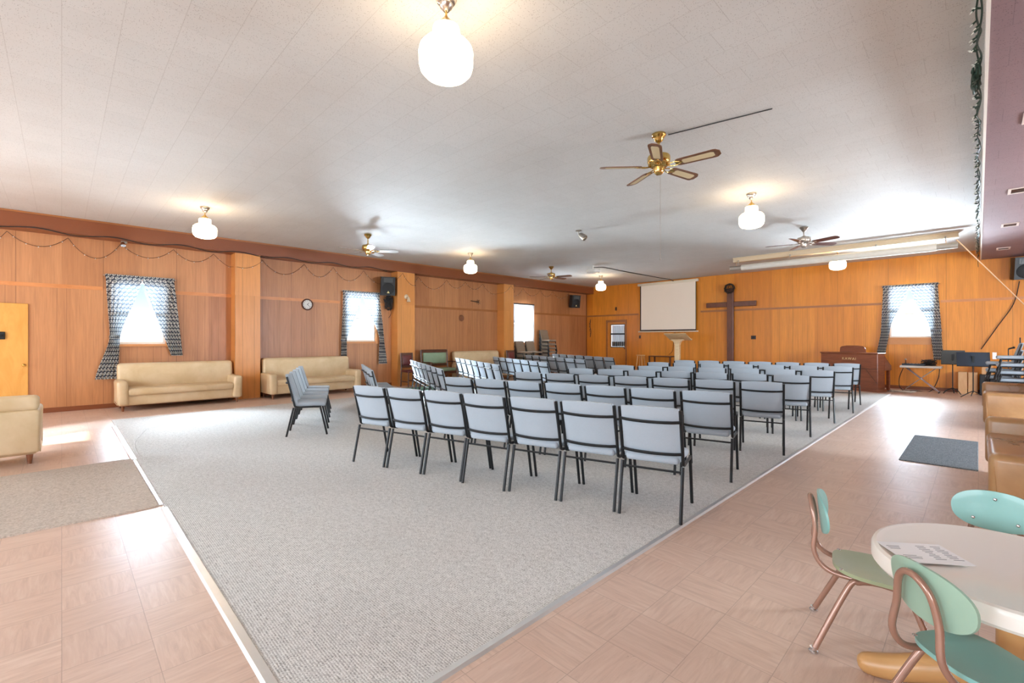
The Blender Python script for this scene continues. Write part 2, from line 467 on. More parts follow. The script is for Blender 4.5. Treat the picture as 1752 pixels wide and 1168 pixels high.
WIN_L = [(.78,1.63,1.31,2.66), (5.70,6.66,1.34,2.70), (12.36,13.42,1.30,2.72), (-4.0,-1.9,.9,2.75)]
WIN_B = (-1.80,-.86,1.46,2.86)
DOOR_B = (-11.40,-10.52,0.,2.14)
DWIN = (-11.25,-10.57,1.08,2.02)
mb = MB(); wall_cells(mb, YR, YB+.14, 0, HC+.05, WIN_L, lambda a,z,d: (XW-d, a, z)); mb.build('wall_left', M['wall_l'], smooth=0, kind='structure')
mb = MB(); wall_cells(mb, XW, XR, 0, HC+.05, [WIN_B, DOOR_B], lambda a,z,d: (a, YB+d, z)); mb.build('wall_back', M['wall_b'], smooth=0, kind='structure')
WIN_R = [(-7.0,-5.5,.9,2.75)]
mb = MB(); wall_cells(mb, XW, XR, 0, HC+.05, WIN_R, lambda a,z,d: (a, YR-d, z)); mb.build('wall_rear', M['wall_b'], smooth=0, kind='structure')
mb = MB(); mb.box(XR, XR+.14, YR, YB, 0, HC+.05); mb.build('wall_right', M['wall_l'], smooth=0, kind='structure')
mb = MB(); mb.box(XW-.14, XR+.14, YR-.14, YB+.14, -.1, 0); mb.build('floor', M['floor'], smooth=0, kind='structure')
mb = MB(); mb.box(XW, .042, YR, YB, HC, HC+.08); mb.build('ceiling', M['ceil'], smooth=0, kind='structure')
mb = MB(); mb.box(.055, XR, YR, YB, HS, HS+.06); mb.build('ceiling_soffit', M['ceil_p'], smooth=0, kind='structure')
mb = MB(); mb.box(.035, .055, YR, YB, HS-.012, HC); mb.build('trim_1', M['frame'], smooth=0, kind='structure')
mb = MB(); mb.box(XW, XB, YR, YB, 3.435, HC); mb.build('beam', M['beam'], smooth=0, kind='structure')
mb = MB(); mb.box(XB-.005, XB+.012, YR, YB, HC-.03, HC); mb.build('trim_2', M['trim_dark'], smooth=0, kind='structure')
for k, (y0, y1) in enumerate(((2.895,3.43),(7.17,7.77),(11.56,12.06))):
    mb = MB(); mb.box(XW, XB-.04, y0, y1, 0, 3.435); mb.build('pillar_%d' % (k+1), M['pillar'], smooth=0, kind='structure')
# chair rail battens
tn = 3
def batten(a0, a1, wall, mat=None):
    global tn
    mb = MB()
    if wall == 'l': mb.box(XW, XW+.012, a0, a1, 2.41, 2.485)
    else: mb.box(a0, a1, YB-.012, YB, 2.41, 2.475)
    mb.build('trim_%d' % tn, mat or M['trim'], smooth=0, kind='structure'); tn += 1
for a0, a1 in ((YR,.6),(1.80,2.895),(3.43,5.56),(6.76,7.17)): batten(a0, a1, 'l')
for a0, a1 in ((7.77,11.56),(13.5,YB)): batten(a0, a1, 'l', M['trim_dark'])
for a0, a1 in ((XW,-9.9),(-7.3,-1.98)): batten(a0, a1, 'b', M['trim_dark'])
batten(-.72, XR, 'b')
mb = MB(); mb.box(XW, XW+.015, YR, YB, 0, .09); mb.build('baseboard_left', M['beam'], smooth=0, kind='structure')
mb = MB(); mb.box(XW, -11.46, YB-.015, YB, 0, .09); mb.box(-10.46, XR, YB-.015, YB, 0, .09); mb.build('baseboard_back', M['beam'], smooth=0, kind='structure')
mb = MB(); mb.box(XW+.0, XW+.03, YB-.03, YB, 0, 3.435); mb.build('trim_%d' % tn, M['seam'], smooth=0, kind='structure')
mb = MB(); mb.box(-60, 40, -60, 60, -.5, -.3); mb.build('ground_outside', M['ground'], smooth=0, kind='structure')

# windows: frame, sashes, pane
def window(n, a0, a1, z0, z1, P, apron=False, rail=None):
    e = bpy.data.objects.new('window_%d' % n, None); COL.objects.link(e); e['kind'] = 'structure'
    def bx(mb, b0, b1, c0, c1, d0, d1):
        p, q = P(b0,c0,d0), P(b1,c1,d1)
        return mb.box(min(p[0],q[0]), max(p[0],q[0]), min(p[1],q[1]), max(p[1],q[1]), min(p[2],q[2]), max(p[2],q[2]))
    mb = MB()
    for b0,b1,c0,c1 in ((a0-.07,a0,z0-.07,z1+.07),(a1,a1+.07,z0-.07,z1+.07),(a0,a1,z1,z1+.07)): bx(mb,b0,b1,c0,c1,-.02,0)
    bx(mb, a0-.09, a1+.09, z0-.05, z0, -.05, .03)
    if apron: bx(mb, a0-.07, a1+.07, z0-.2, z0-.05, -.015, 0)
    mb.build('casing', M['frame_w'], e, smooth=0)
    zm = rail or (z0+z1)/2
    for c0, c1, d in ((z0, zm+.02, .05), (zm-.02, z1, .09)):
        mb = MB()
        bx(mb,a0,a0+.045,c0,c1,d,d+.035); bx(mb,a1-.045,a1,c0,c1,d,d+.035); bx(mb,a0+.045,a1-.045,c0,c0+.045,d,d+.035); bx(mb,a0+.045,a1-.045,c1-.045,c1,d,d+.035)
        s = mb.build('sash', M['frame'], e, smooth=0)
        mb = MB(); bx(mb,a0+.045,a1-.045,c0+.045,c1-.045,d+.015,d+.02); mb.build('pane', M['glass'], s, smooth=0)
    return e
PL = lambda a,z,d: (XW-d, a, z)
PBk = lambda a,z,d: (a, YB+d, z)
for i, w in enumerate(WIN_L[:3]): window(i+1, *w, PL, rail=2.02)
window(4, *WIN_B, PBk, apron=True, rail=2.13)
window(5, *WIN_L[3], PL); window(6, *WIN_R[0], lambda a,z,d: (a, YR-d, z))

# doors
d1 = bpy.data.objects.new('door_1', None); COL.objects.link(d1); d1['kind'] = 'structure'
mb = MB(); mb.rbox(XW, XW+.03, -1.36, -.45, .005, 2.08, .004, 1); mb.build('slab', M['doorwood'], d1)
mb = MB(); mb.lathe([(.0,0),(.022,.0),(.022,.008),(.010,.012),(.010,.035),(.026,.045),(.030,.06),(.022,.075),(.0,.078)], 14, M=Matrix.Translation((XW+.03,-.50,.93)) @ Matrix.Rotation(R(90),4,'Y')); mb.build('knob', M['brass'], d1)
mb = MB(); mb.rbox(XW+.03, XW+.06, -.87, -.74, 1.41, 1.55, .006, 1); mb.rbox(XW+.06, XW+.09, -.80, -.76, 1.46, 1.50, .008, 1); mb.build('lock_plate', M['black'], d1)
d2 = bpy.data.objects.new('door_2', None); COL.objects.link(d2); d2['kind'] = 'structure'
mb = MB(); wall_cells(mb, -11.40, -10.52, .005, 2.14, [DWIN], lambda a,z,d: (a, YB+.02+d*.25, z)); mb.build('slab', M['doorwood2'], d2, smooth=0)
mb = MB(); mb.box(-11.48,-11.40,YB-.025,YB,0,2.2); mb.box(-10.52,-10.44,YB-.025,YB,0,2.2); mb.box(-11.48,-10.44,YB-.03,YB,2.14,2.24); mb.build('casing', M['trim_dark'], d2, smooth=0)
mb = MB(); mb.box(DWIN[0],DWIN[1],YB+.035,YB+.04,DWIN[2],DWIN[3]); mb.build('pane', M['glass'], d2, smooth=0)
mb = MB(); mb.box(DWIN[0],DWIN[1],YB+.012,YB+.02,1.60,1.66); mb.box(DWIN[0]-.02,DWIN[0],YB+.01,YB+.02,1.06,2.04); mb.box(DWIN[1],DWIN[1]+.02,YB+.01,YB+.02,1.06,2.04); mb.box(DWIN[0]-.02,DWIN[1]+.02,YB+.01,YB+.02,2.02,2.05); mb.box(DWIN[0]-.02,DWIN[1]+.02,YB+.01,YB+.02,1.05,1.08); mb.build('muntin', M['black'], d2, smooth=0)
mb = MB(); mb.blob((-10.50+.0-.05,YB-.02,1.03),.032); mb.box(-10.57,-10.53,YB-.0,YB+.02,.98,1.08); mb.build('knob', M['switch'], d2)
def cloth(fn, nu, nv, name, mat, parent=None, w=1., h=1.):
    mb = MB(); mb.grid(fn, nu, nv); o = mb.build(name, mat, parent, smooth=80)
    uv = o.data.uv_layers.new(name='UVMap')
    for lp in o.data.loops:
        i = lp.vertex_index; uv.data[lp.index].uv = ((i % (nu+1))/nu*w, (i//(nu+1))/nv*h)
    return o
o = cloth(lambda s,t: (DWIN[0]+.02+s*(DWIN[1]-DWIN[0]-.04), YB+.075+.012*math.sin(s*40), 2.0-t*.9), 40, 6, 'door_curtain', M['sheer'])
tag(o, 'white sheer curtain hung behind the glass of the small wooden door', 'curtain')
o = cloth(lambda s,t: (DWIN[0]+.02+s*(DWIN[1]-DWIN[0]-.04), YB+.066+.012*math.sin(s*43), 1.30-t*.21), 40, 4, 'door_valance', M['deskgrey'])
tag(o, 'dark grey cloth band behind the lower glass of the small door', 'cloth')

# ------------------------------------------------------------------ curtains
def curtain_set(label, P, a0, a1, zt, am, lt, rt, group='printed curtains with tiebacks'):
    """P(a,z,out); lt / rt: list of (z, outer a, inner a) for the two panels from top to hem"""
    e = thing('curtain_pair', label, 'curtain', (0,0,0), 0, group)
    mb = MB(); mb.tube([P(a0-.03,zt-.02,.05), P(a1+.03,zt-.02,.05)], .009); mb.build('rod', M['nickel'], e)
    cloth(lambda s,t: P(a0+s*(a1-a0), zt+.01-t*.075, .075+.006*math.sin(s*60)), 80, 3, 'header', M['curtain'], e, a1-a0, .08)
    for side, tab in (('l',lt),('r',rt)):
        def edge(t, tab=tab):
            zz = tab[0][0] + t*(tab[-1][0]-tab[0][0])
            for (z0,o0,i0),(z1,o1,i1) in zip(tab, tab[1:]):
                if z0 >= zz >= z1:
                    k = (z0-zz)/(z0-z1); k2 = k*k*(3-2*k) if len(tab) > 2 else k
                    k = .5*k+.5*k2
                    return zz, o0+(o1-o0)*k, i0+(i1-i0)*k
            return zz, tab[-1][1], tab[-1][2]
        def fn(s, t):
            zz, o_, i_ = edge(t)
            wdt = abs(i_-o_); amp = min(.035, .006+.02*(1-min(1, wdt/.55)))
            return P(o_+s*(i_-o_), zz, .06+amp*(1+math.sin(s*2*PI*6+.8*math.sin(t*5))))
        cloth(fn, 72, 36, 'panel', M['curtain'], e, .44, abs(tab[0][0]-tab[-1][0]))
        if len(tab) > 2:
            z_, o_, i_ = tab[1]; n = 10
            def tf(s, t, z_=z_, o_=o_, i_=i_): return P(o_-.01*(1 if i_>o_ else -1)+s*(i_-o_)*1.04, z_+.035-t*.07, .115-.04*(2*s-1)**2)
            cloth(tf, n, 2, 'tieback', M['curtain'], e, .4, .07)
    return e
CL = lambda a,z,o: (XW+.025+o, a, z)
CB = lambda a,z,o: (a, YB-.025-o, z)
curtain_set('navy printed curtain pair behind the first cream sofa beside the yellow door', CL, .63, 1.78, 2.74, 1.2,
    [(2.68,.64,1.22),(1.46,.70,.86),(.60,.48,.83)], [(2.68,1.775,1.22),(1.05,1.93,1.72)])
curtain_set('navy printed curtain pair under the loudspeaker with the tangled cables', CL, 5.60, 6.74, 2.78, 6.18,
    [(2.72,5.61,6.18),(1.38,5.56,5.72),(.68,5.55,5.73)], [(2.72,6.73,6.18),(1.45,6.86,6.72),(.68,6.98,6.70)])
curtain_set('navy printed curtain pair above the keyboard stand', CB, -1.95, -.76, 2.95, -1.36,
    [(2.89,-1.94,-1.38),(1.70,-1.98,-1.78),(1.0,-2.08,-1.88)], [(2.89,-.77,-1.36),(1.65,-.70,-.92),(.85,-.66,-.86)])
e = thing('sheer_curtain', 'white sheer curtain on the window beside the stacked taupe chairs', 'curtain')
mb = MB(); mb.tube([CL(12.30,2.78,.05), CL(13.5,2.78,.05)], .012); mb.build('rod', M['black'], e)
cloth(lambda s,t: CL(12.32+s*1.16, 2.78-t*1.5, .05+.014*(1+math.sin(s*52+.5*math.sin(t*4)))), 110, 8, 'panel', M['sheer'], e)
cloth(lambda s,t: CL(12.32+s*1.16, 2.80-t*.05, .085), 4, 2, 'header', M['deskgrey'], e)
# ------------------------------------------------------------------ stacking chairs
def chair_parts(t, fab, steel, stretcher=True):
    def seatfn(v):
        return (v.x*(1-.04*max(0, -v.y/.2)), v.y, v.z - .012*((v.y-.02)/.22)**2*(1 if v.y > 0 else .3) + .004*math.cos(v.x*6))
    mb = MB(); mb.rbox(-.219,.219,-.19,.25,.425,.49,.028,3, fn=seatfn); mb.build('seat', fab, t, smooth=60)
    def bend(v):
        k = (v.z-.49)/.38; x = v.x/.23
        return (v.x, v.y - .155 - .115*k - .022*(1-x*x), v.z + (.010*(1-x*x) if k > .9 else 0))
    mb = MB()
    n, m_ = 8, 8
    def pad(v): return bend(v)
    # padded back built as a grid box so it can bow
    def face(off, a):
        return lambda s,t_: bend(Vector((-.222+.444*s, off + a*(1-(2*t_-1)**6)*(1-(2*s-1)**8), .452+.425*t_)))
    g = MB(); g.grid(face(.026,.012), n, m_); g.grid(face(-.012,-.006), n, m_)
    N = (n+1)*(m_+1)
    for i in range(n):
        g.f.append((i, i+1, N+i+1, N+i)); a = m_*(n+1)+i; g.f.append((a, a+1, N+a+1, N+a))
    for j in range(m_):
        a = j*(n+1); g.f.append((a, a+n+1, N+a+n+1, N+a)); a = a+n; g.f.append((a, a+n+1, N+a+n+1, N+a))
    g.build('backrest', fab, t, smooth=70)
    for s in (-1,1):
        mb = MB(); mb.tube(spline([(s*.237,-.10,.418),(s*.237,-.155,.43),(s*.237,-.172,.47),(s*.237,-.215,.65),(s*.237,-.268,.865)],4), .0135, 8); mb.build('upright', steel, t)
        mb = MB(); mb.tube([(s*.237,-.275,0),(s*.237,-.18,.415)], .0135, 8); mb.build('leg', steel, t)
        mb = MB(); mb.tube(spline([(s*.237,.270,0),(s*.237,.182,.39),(s*.237,.155,.415),(s*.237,-.12,.418)],4), .0135, 8); mb.build('leg', steel, t)
    for z0 in (.515,.775):
        k = (z0-.49)/.38
        pts = [(-.234+.468*i/8, -.155-.115*k-.030-.022*(1-(i/4-1)**2)+.012*(abs(i/4-1) > .99), z0-.008*(1-(i/4-1)**2)) for i in range(9)]
        mb = MB(); mb.tube(pts, .0125, 6); mb.build('crossbar', steel, t)
    if stretcher:
        mb = MB(); mb.tube([(-.234,-.19,.375),(.234,-.19,.375)], .009, 6); mb.build('stretcher', steel, t)
ORD = ['first','second','third','fourth','fifth','sixth','seventh','eighth']
CZ = .006   # carpet top
first = thing('stacking_chair', '', 'chair', (0,0,CZ)); chair_parts(first, M['grey'], M['black'])
used = [False]
def place(x, y, rz, label, group, z=CZ, skip=()):
    if not used[0]:
        used[0] = True; first.location = (x,y,z); first.rotation_euler = (0,0,rz); first['label'] = label; first['group'] = group; return first
    return dup(first, (x,y,z), rz, label, group, skip)
ROWS_R = [(15.5,.52,-1.89,3.565),(13.5,.53,-1.996,4.897),(15.5,.545,-1.95,6.434),(17,.54,-1.998,7.878),(19.5,.55,-2.0,9.40),(17,.56,-1.98,10.95),(19,.55,-2.08,12.36)]
for r, (ang, p, cx, cy) in enumerate(ROWS_R):
    t = R(ang)
    for j in range(7):
        jx, jy = rnd.uniform(-.004,.004), rnd.uniform(-.02,.02)
        x = cx - j*p*math.cos(t) - jy*math.sin(t); y = cy - j*p*math.sin(t) + jy*math.cos(t)
        place(x, y, t + R(rnd.uniform(-.6,.6)),
              'grey stacking chair %s from the tiled aisle, %s row from the bare carpet' % (ORD[j], ORD[r]), 'grey chairs in the aisle block')
ROWS_L = [(24,.54,-7.1,2.66,5),(22,.54,-7.34,4.10,4),(24,.56,-6.70,5.10,7),(24,.55,-7.0,6.74,7),(23,.54,-6.93,8.15,7),(22,.54,-7.23,9.95,7),(22,.54,-7.38,11.5,7)]
for r, (ang, p, cx, cy, n) in enumerate(ROWS_L):
    t = R(-ang)
    for j in range(n):
        place(cx - j*p*math.cos(t), cy - j*p*math.sin(t), t + R(rnd.uniform(-.6,.6)),
              'window-side grey chair %s from the middle gap, %s row from the beige mat' % (ORD[j], ORD[r]), 'grey chairs in the window block')
# stacked grey chairs by the loudspeaker
for k in range(5):
    place(.50, 13.5, R(90), 'grey chair %s up from the floor, stack just past the tan sofas' % ORD[k], 'grey chairs stacked past the tan sofas', .15*k, ('stretcher','crossbar'))
for k in range(4):
    place(.36, 14.3, R(90), 'grey chair %s up from the floor, stack behind the music stands' % ORD[k], 'grey chairs stacked near the wall', .15*k, ('stretcher','crossbar'))
# taupe stacks in the far corner
tc = None
for y, n, lab in ((12.55,4,'taupe stacking chair %s from the floor, stack under the sheer curtain'),(13.12,4,'taupe stacking chair %s from the floor, middle stack of the far corner'),(13.95,7,'taupe stacking chair %s from the floor in the tall stack')):
    for k in range(n):
        loc = (-12.12, y, .15*k)
        if tc is None:
            tc = thing('stacking_chair', lab % ORD[k], 'chair', loc, R(-90), 'taupe stacked chairs'); chair_parts(tc, M['brownfab'], M['black'], False)
        else: dup(tc, loc, R(-90), lab % ORD[k], None, ('crossbar',))
# ------------------------------------------------------------------ sofas
def sofa(label, L, loc, rz, mat, D=.86, bh=.92, ah=.60, group=None, seat_mat=None, boxy=False):
    e = thing('vinyl_sofa', label, 'sofa', loc, rz, group)
    h = L/2
    mb = MB(); mb.rbox(-h+.02,h-.02,-D/2+.04,D/2-.06,.11,.33,.03,2); mb.build('base', mat, e, smooth=60)
    mb = MB(); mb.rbox(-h+.15,h-.15,-D/2+.20,D/2-.01,.30,.44,.045,3, fn=lambda v: (v.x,v.y,v.z+(.015*math.cos(v.x/h*1.5) if v.z > .37 else 0))); mb.build('seat_cushion', seat_mat or mat, e, smooth=60)
    def bk(v): return (v.x, v.y-.10*max(0,(v.z-.35))/.55, v.z)
    mb = MB()
    if boxy: mb.rbox(-h-.005,h+.005,-D/2,-D/2+.24,.13,ah,.035,3); mb.rbox(-h+.0,h-.0,-D/2-.005,-D/2+.24,ah-.01,bh,.05,4)
    else: mb.rbox(-h+.03,h-.03,-D/2+.10,-D/2+.30,.14,bh,.07,4, fn=bk)
    mb.build('backrest', mat, e, smooth=60)
    for s in (-1,1):
        def am(v): return (v.x + s*.015*(v.z > ah-.1), v.y, v.z - (.05*max(0,(v.y-.1))/.3 if v.z > .4 else 0)*0)
        mb = MB(); mb.rbox(min(s*h,s*(h-.17)),max(s*h,s*(h-.17)),-D/2+.06,D/2,.11,ah,.055,4, fn=am)
        a = mb.build('arm', mat, e, smooth=60)
        mb = MB(); x = s*(h+.004)
        mb.tube([(x,-D/2+.10,.13),(x,D/2-.05,.13),(x,D/2-.03,ah-.09),(x,D/2-.08,ah-.04),(x,-D/2+.14,ah-.04),(x,-D/2+.10,ah-.09)], .005, 6, True); mb.build('welt', mat, a)
        for t in (-1,1):
            mb = MB(); mb.lathe([(.02,0),(.032,.10),(.032,.115)], 12, (s*(h-.08), t*(D/2-.10), .02)); mb.lathe([(.018,0),(.018,.02)],8,(s*(h-.08), t*(D/2-.10),0)); mb.build('leg', M['legwood'], e)
    return e
sofa('cream vinyl sofa under the curtained window between the yellow door and pillar', 2.12, (-12.02,1.83,0), R(-90), M['cream'])
sofa('cream vinyl sofa below the wall clock', 2.24, (-11.96,4.58,0), R(-90), M['cream'], bh=.95)
sofa('cream vinyl sofa half hidden behind the white chairs, between two pillars', 2.10, (-12.05,10.40,0), R(-90), M['cream'], bh=1.0)
sofa('pale vinyl sofa seen from behind next to the yellow door and beige mat', 1.9, (-7.90,-1.13,0), R(90), M['cream'], bh=.775, ah=.62, boxy=True)
sofa('tan vinyl sofa end by the aqua chairs, nearer the white table', 2.35, (.48,5.92,0), R(90), M['tan'], bh=.80)
sofa('tan vinyl sofa in front of the stacked grey chairs', 2.55, (.48,11.4,0), R(90), M['tan'], bh=.80)

# burgundy chairs and green settee by the left wall
def leather_chair(label, loc, rz):
    e = thing('leather_side_chair', label, 'chair', loc, rz, 'oxblood leather side chairs')
    for sx in (-1,1):
        mb = MB(); mb.tube([(sx*.20,-.22,0),(sx*.20,-.19,.45),(sx*.20,-.235,1.0)], .022, 4); mb.build('rear_post', M['darkwood'], e)
        mb = MB(); mb.tube([(sx*.20,.20,0),(sx*.20,.20,.43)], .022, 4); mb.build('leg', M['darkwood'], e)
    mb = MB(); mb.rbox(-.23,.23,-.20,.24,.43,.50,.03,2); mb.build('seat', M['oxblood'], e, smooth=60)
    mb = MB(); mb.rbox(-.20,.20,-.235,-.185,.56,1.0,.01,1, fn=lambda v:(v.x,v.y-.08*(v.z-.55),v.z)); mb.build('back_frame', M['darkwood'], e, smooth=30)
    mb = MB(); mb.rbox(-.15,.15,-.215,-.155,.62,.93,.028,3, fn=lambda v:(v.x,v.y-.08*(v.z-.55),v.z)); mb.build('back_pad', M['oxblood'], e, smooth=60)
    mb = MB(); mb.box(-.20,.20,.185,.21,.18,.21); mb.box(-.215,-.185,-.2,.2,.14,.17); mb.box(.185,.215,-.2,.2,.14,.17); mb.build('stretcher', M['darkwood'], e, smooth=0)
    return e
leather_chair('dark wooden chair with oxblood leather back pad, against the pillar by the green settee', (-11.86,7.42,0), R(-90))
leather_chair('oxblood leather chair against the pillar beside the stacked taupe chairs', (-11.88,11.82,0), R(-90))
e = thing('wooden_settee', 'dark wooden settee with pale green vinyl back and seat', 'settee', (-12.0,8.55,0), R(-90))
for sx in (-1,1):
    mb = MB(); mb.tube([(sx*.50,-.25,0),(sx*.50,-.22,.5),(sx*.50,-.28,1.06)], .028, 4); mb.build('rear_post', M['darkwood'], e)
    mb = MB(); mb.tube([(sx*.50,.28,0),(sx*.50,.26,.68)], .026, 4); mb.build('leg', M['darkwood'], e)
    mb = MB(); mb.rbox(sx*.50-.03,sx*.50+.03,-.24,.32,.67,.705,.012,2); mb.build('armrest', M['darkwood'], e)
mb = MB(); mb.rbox(-.50,.50,-.30,-.255,.98,1.08,.01,1); mb.rbox(-.50,.50,-.28,-.235,.56,.62,.01,1); mb.build('back_frame', M['darkwood'], e)
mb = MB(); mb.rbox(-.44,.44,-.29,-.21,.63,.98,.03,3); mb.build('back_pad', M['greenvinyl'], e, smooth=60)
mb = MB(); mb.rbox(-.47,.47,-.24,.27,.40,.50,.035,3); mb.build('seat', M['greenvinyl'], e, smooth=60)
mb = MB(); mb.box(-.48,.48,.24,.27,.33,.40); mb.build('seat_rail', M['darkwood'], e, smooth=0)

# ------------------------------------------------------------------ carpet, strips, mats
mb = MB(); mb.box(-10.6,-1.60,.62,15.15,0,.006); o = mb.build('carpet', M['carpet'], smooth=0); tag(o, 'large grey beige berber carpet under all the chair rows', 'carpet')
mb = MB(); mb.tube(spline([(x,y,-.006) for x, y in [(-6.854, 0.699), (-7.276, 0.67), (-8.014, 0.706), (-8.586, 0.819), (-9.127, 0.949), (-9.258, 1.089), (-9.934, 1.394), (-9.858, 1.675), (-9.979, 2.154)]],6),.016,10); mb.build('wrinkle', M['carpet'], o, smooth=60)
mb = MB(); mb.prism([(-.028,0),(-.014,.010),(.014,.010),(.028,0)], .62, 15.2, M=Matrix.Translation((-1.585,0,0)) @ Matrix(((1,0,0,0),(0,0,1,0),(0,1,0,0),(0,0,0,1)))); o = mb.build('carpet_edge_strip', M['alu'], smooth=0); tag(o, 'long shiny metal edge strip between carpet and tiled aisle', 'strip', 'metal carpet edge strips')
def front_strip(x0, x1, w, y, lab):
    mb = MB(); mb.box(x0,x1,y-w/2,y+w/2,0,.010); mb.prism([(y-w/2-.012,0),(y-w/2,.0),(y-w/2,.010)],x0,x1,M=Matrix(((0,0,1,0),(1,0,0,0),(0,1,0,0),(0,0,0,1))))
    o = mb.build('carpet_edge_strip', M['alu'], smooth=0); tag(o, lab, 'strip', 'metal carpet edge strips')
front_strip(-4.78,-1.62,.036,.615,'metal carpet edge strip running from the beige mat toward the camera')
front_strip(-6.86,-4.88,.022,.605,'thin worn metal carpet edge strip along the beige mat')
front_strip(-9.8,-6.95,.045,.605,'metal carpet edge strip between the beige mat and the sofas')
mb = MB(); mb.box(-7.0,-4.87,-1.6,.585,0,.012); o = mb.build('floor_mat', M['matbeige'], smooth=0); tag(o, 'beige carpet mat on the tiles beside the pale sofa', 'mat')
mb = MB(); mb.rbox(-.655,.0,7.0,8.95,0,.012,.004,1); o = mb.build('door_mat', M['matslate'], smooth=0); tag(o, 'dark slate ribbed mat on the tiled aisle by the tan sofa', 'mat')
mb = MB(); mb.box(-11.55,-10.65,6.3,8.5,0,.010); o = mb.build('floor_mat', M['matgreen'], smooth=0); tag(o, 'green mat on the floor before the oxblood leather chair', 'mat')

# ------------------------------------------------------------------ lamps
LAMPS = [(-2.53,1.86),(-9.55,1.80),(-9.62,7.88),(-9.70,14.1),(-2.54,7.86),(-2.53,14.2)]
LN = ['large white schoolhouse pendant nearest the camera at the top of the picture','white schoolhouse pendant above the first cream sofa','white schoolhouse pendant between the clock wall and the ceiling spotlight','white schoolhouse pendant beside the projector','white schoolhouse pendant between the brass fan and the nickel fan','white schoolhouse pendant half hidden behind the rolled canvas']
lamp0 = None
for (x,y), lab in zip(LAMPS, LN):
    if lamp0 is None:
        lamp0 = thing('pendant_lamp', lab, 'lamp', (x,y,HC), 0, 'schoolhouse pendants')
        mb = MB(); mb.lathe([(.0,0),(.072,0),(.074,-.015),(.064,-.025),(.060,-.045),(.046,-.055),(.042,-.075),(.030,-.085),(.020,-.10),(.010,-.105),(.0,-.106)],24); mb.build('canopy', M['nickel'], lamp0)
        mb = MB(); mb.tube([(0,0,-.10),(0,0,-.14)],.007); mb.lathe([(.006,-.125),(.014,-.14),(.035,-.165),(.066,-.195),(.072,-.21),(.0,-.212)],24); mb.build('fitter', M['brass'], lamp0)
        mb = MB(); mb.lathe([(.066,-.205),(.088,-.215),(.092,-.235),(.094,-.295),(.105,-.305),(.150,-.325),(.176,-.355),(.182,-.375),(.178,-.382),(.183,-.392),(.182,-.46),(.172,-.50),(.145,-.53),(.09,-.548),(.0,-.555)],40); mb.build('shade', M['shade'], lamp0, smooth=50)
        mb = MB()
        for rr, zz in ((.0965,-.302),(.1835,-.388)): mb.tube([(rr*math.cos(2*PI*i/48),rr*math.sin(2*PI*i/48),zz) for i in range(48)],.0025,5,True)
        mb.build('band', M['white'], lamp0)
    else: dup(lamp0, (x,y,HC), 0, lab)

# ------------------------------------------------------------------ ceiling fans
def fan(label, x, y, th, zb, metal, blade, insert, r=.66):
    e = thing('ceiling_fan', label, 'fan', (x,y,HC), 0, 'ceiling fans')
    d = zb-HC
    mb = MB(); mb.lathe([(0,0),(.078,0),(.08,-.02),(.066,-.04),(.05,-.055),(.046,-.075),(.03,-.09),(.014,-.098),(0,-.1)],24); mb.build('canopy', metal, e)
    mb = MB(); mb.tube([(0,0,-.09),(0,0,d+.14)],.013,10); mb.build('downrod', metal, e)
    mb = MB(); mb.lathe([(0,d+.16),(.03,d+.155),(.06,d+.135),(.118,d+.12),(.126,d+.105),(.126,d+.05),(.115,d+.03),(.118,d+.02),(.09,d),(.06,d-.01),(.055,d-.05),(.05,d-.07),(.03,d-.088),(0,d-.092)],32); mb.build('motor', metal, e)
    for k in range(5):
        w = R(th+72*k); MM = Matrix.Rotation(w,4,'Z') @ Matrix.Translation((0,0,d)) @ Matrix.Rotation(R(-13),4,'X')
        pts = [(.20,-.05),(.23,-.062),(.60,-.072),(r-.035,-.066),(r,-.03),(r,.03),(r-.035,.066),(.60,.072),(.23,.062),(.20,.05)]
        mb = MB(); mb.prism(pts,-.004,.004,MM); b = mb.build('blade', blade, e, smooth=0)
        if insert:
            q = [(.28,-.038),(.57,-.042),(.60,-.03),(.60,.03),(.57,.042),(.28,.038),(.265,.02),(.265,-.02)]
            mb = MB(); mb.prism(q,-.0052,.0052,MM); mb.build('cane_insert', M['cane'], b, smooth=0)
        mb = MB()
        for sgn in (-1,1): mb.tube(spline([(.09,0,.0),(.14,sgn*.03,-.008),(.19,sgn*.035,-.006),(.245,sgn*.012,-.006)],4), .006, 6, M=MM)
        mb.prism([(.19,-.03),(.25,-.02),(.27,0),(.25,.02),(.19,.03)],-.009,-.005,MM)
        mb.build('blade_iron', metal, e)
    return e
f1 = fan('brass ceiling fan with cane-panelled walnut blades, nearest the camera', -2.54, 4.83, 6, 3.37, M['brass'], M['bladewood'], True)
for nm, L_ in (('pull_chain',.95),):
    mb = MB(); mb.tube([(.02,0,3.27-HC),(.02,0,3.27-HC-L_)],.0025,5); mb.blob((.02,0,3.27-HC-L_),.008); mb.build(nm, M['nickel'], f1)
fan('nickel ceiling fan with dark cherry blades, near the rolled canvas', -2.54, 11.0, 50, 3.40, M['nickel'], M['bladedark'], False, .70)
fan('brass ceiling fan with pale grey blades over the clock wall side', -9.5, 4.85, 52, 3.37, M['brass'], M['bladegrey'], False)
fan('brass ceiling fan with brown blades, farthest one near the projector', -9.6, 11.2, 16, 3.40, M['brass'], M['bladewood'], False, .70)

